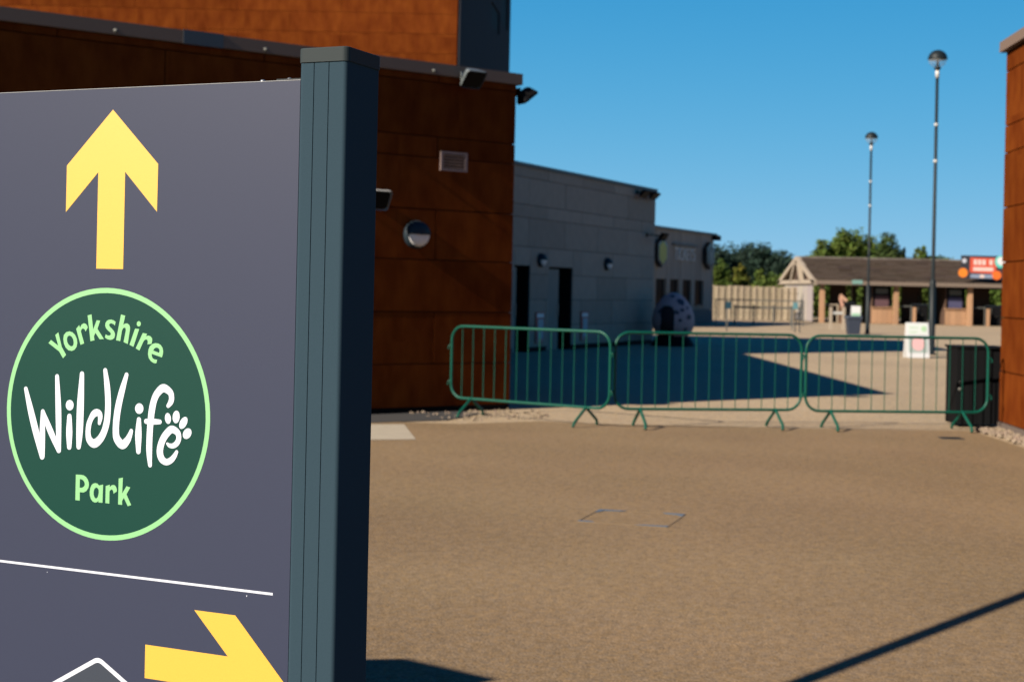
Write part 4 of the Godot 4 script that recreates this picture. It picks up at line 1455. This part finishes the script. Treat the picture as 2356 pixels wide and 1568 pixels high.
func make_street_things() -> void:
	# folding notice board by the near lamp post
	var t := thing("notice_board", "white framed folding notice board with a pink disc beside the near lamp post", "sign", V(10.585, 0, 37.5), 0.12)
	for s in [1, -1]:
		var bs := Basis(Vector3.RIGHT, -0.13 * s)
		var o := Vector3(0, 0.0, 0.13 * s)
		var st := new_st()
		box(st, o + bs * Vector3(0, 0.46, 0), Vector3(0.60, 0.92, 0.03), bs)
		var f := build(st, "leaf", M.white, t)
		if s == -1: continue
		var zt := Transform3D(bs, o)
		st = new_st()
		prism(st, P2([-0.26, 0.62, 0.26, 0.62, 0.26, 0.89, -0.26, 0.89]), 0.0155, 0.018, zt)
		build(st, "header", mat(0.72, 0.78, 0.74, 0.5), f)
		st = new_st()
		prism(st, ngon(0.17, 0.76, 0.075, 0.075, 16), 0.0185, 0.021, zt)
		prism(st, P2([-0.22, 0.66, -0.02, 0.66, -0.02, 0.68, -0.22, 0.68]), 0.0185, 0.021, zt)
		prism(st, P2([-0.22, 0.78, 0.02, 0.78, 0.02, 0.80, -0.22, 0.80]), 0.0185, 0.021, zt)
		build(st, "green_mark", mat(0.45, 0.68, 0.42, 0.5), f)
		st = new_st()
		prism(st, P2([-0.26, 0.13, 0.26, 0.13, 0.26, 0.58, -0.26, 0.58]), 0.0155, 0.018, zt)
		build(st, "poster", mat(0.40, 0.47, 0.44, 0.5), f)
		st = new_st()
		prism(st, ngon(0.0, 0.36, 0.175, 0.175, 24), 0.0185, 0.021, zt)
		build(st, "pink_disc", mat(0.78, 0.47, 0.47, 0.5), f)
	# litter bin with a notice on it, in front of the lodge
	t = thing("litter_bin", "dark blue-grey litter bin in front of the lodge left of the far lamp post", "bin", V(14.03, 0, 59.0))
	var st := new_st()
	prism(st, P2([-0.23, -0.2, 0.23, -0.2, 0.23, 0.2, -0.23, 0.2]), 0.0, 0.02, PLAN)
	loft(st, ccw(P2([-0.23, -0.2, 0.23, -0.2, 0.23, 0.2, -0.23, 0.2])), 0.02, ccw(P2([-0.28, -0.24, 0.28, -0.24, 0.28, 0.24, -0.28, 0.24])), 0.66, PLAN)
	build(st, "body", mat(0.028, 0.038, 0.062, 0.5), t)
	st = new_st()
	prism(st, round_rect(-0.33, -0.28, 0.33, 0.28, 0.05), 0.655, 0.76, PLAN)
	build(st, "lid", mat(0.04, 0.055, 0.085, 0.5), t)
	t = thing("stand_notice", "white and pale green notice on a stand just above the litter bin", "sign", V(14.45, 0, 60.4))
	st = new_st()
	bar(st, Vector3(0, 0, 0), Vector3(0, 0.7, 0), 0.05, 0.05)
	build(st, "stand", M.rail, t)
	st = new_st()
	span(st, Vector3(-0.2, 0.66, 0.03), Vector3(0.2, 1.16, 0.06))
	build(st, "board", M.white, t)
	st = new_st()
	span(st, Vector3(-0.17, 0.69, 0.061), Vector3(0.17, 0.86, 0.065))
	build(st, "print", mat(0.35, 0.6, 0.42, 0.5), t)
	# two posts with teal boxes
	for k in 2:
		t = thing("teal_box_post", ["dark teal box on a post left, near the ticket office corner", "lighter teal box on a post in front of the lodge's pale end wall"][k], "sign", [V(9.02, 0, 60.0), V(12.62, 0, 64.0)][k], 0.0 if k == 0 else -0.3)
		st = new_st()
		bar(st, Vector3(-0.05 + k * -0.08, 0, 0), Vector3(-0.05 + k * -0.08, 0.95, 0), 0.06, 0.06)
		build(st, "post", M.rail, t)
		st = new_st()
		span(st, Vector3(-0.11, 0.93, -0.06), Vector3(0.11, 1.235, 0.06))
		build(st, "box", mat(0.012, 0.05, 0.075, 0.4) if k == 0 else mat(0.06, 0.17, 0.20, 0.4), t)
	t = thing("queue_stand", "dark two-legged queue stand near the lodge's left corner", "stand", V(11.93, 0, 60.0), 0.4)
	for x in [-0.09, 0.09]:
		st = new_st()
		bar(st, Vector3(x * 1.3, 0, 0), Vector3(x, 0.82, 0), 0.04, 0.04)
		build(st, "leg", M.rail, t)
	st = new_st()
	bar(st, Vector3(-0.14, 0.80, 0), Vector3(0.14, 0.80, 0), 0.06, 0.06)
	bar(st, Vector3(-0.1, 0.4, 0), Vector3(0.1, 0.4, 0), 0.04, 0.04)
	build(st, "crosspiece", M.rail, t)
	# black boarded cabinet behind the right-hand barrier
	t = thing("black_cabinet", "waist-high black boarded cabinet behind the right barrier against the orange wall", "cabinet", V(5.45, 0, 17.55))
	st = new_st()
	span(st, Vector3(0.01, 0.03, -0.45), Vector3(0.60, 0.965, -0.02))
	build(st, "body", M.black, t)
	for k in 5:
		st = new_st()
		span(st, Vector3(0.005 + k * 0.085, 0.03, -0.02), Vector3(0.085 + k * 0.085, 0.965, 0.0))
		build(st, "board", mat(0.006, 0.007, 0.008, 0.7, 0.0, 0.2), t)
	st = new_st()
	span(st, Vector3(-0.01, 0.965, -0.47), Vector3(0.62, 0.99, 0.02))
	build(st, "lid", M.black, t)
	st = new_st()
	lathe(st, [Vector2(0.022, 0.0), Vector2(0.022, 0.012), Vector2(0.0, 0.014)], 12, Transform3D(Basis(Vector3.RIGHT, PI / 2), Vector3(0.045, 0.54, 0.0)))
	lathe(st, [Vector2(0.022, 0.0), Vector2(0.022, 0.012), Vector2(0.0, 0.014)], 12, Transform3D(Basis(Vector3.RIGHT, PI / 2), Vector3(0.045, 0.46, 0.0)))
	build(st, "latch", M.rail, t)

# ------------------------------------------------ things added unseen left of the picture for the shadows they throw into it
func make_shadow_casters() -> void:
	var t := thing("added_shadow_prism", "added dark upright prism out of view left of the grey sign, casting a shadow onto the path", "cabinet", V(-2.72, 0, 3.72))  # unseen prism, added and shaped for the shadow it throws on the path
	var st := new_st()
	prism(st, P2([0.0, 0.0, -0.39, 0.29, -0.85, 0.23, -0.55, -0.25]), 0.02, 1.9, PLAN)
	build(st, "body", M.pole_dark, t)
	st = new_st()
	prism(st, P2([0.02, -0.02, -0.41, 0.27, -0.83, 0.21, -0.53, -0.27]), 0.0, 0.02, PLAN)
	build(st, "foot", M.black, t)
	t = thing("added_shadow_arm", "added dark post out of view left of the sign with a long level arm casting a thin shadow", "post", V(-3.74, 0, 1.56))  # added out of view so that its arm throws the thin shadow stripe
	st = new_st()
	tube(st, [Vector3(0, 0, 0), Vector3(0, 2.66, 0)], 0.06, 12)
	build(st, "post", M.pole_dark, t)
	st = new_st()
	tube(st, [Vector3(-0.09, 2.6, 0.1), Vector3(2.94, 2.6, -3.43)], 0.042, 12)
	build(st, "arm", M.pole_dark, t)
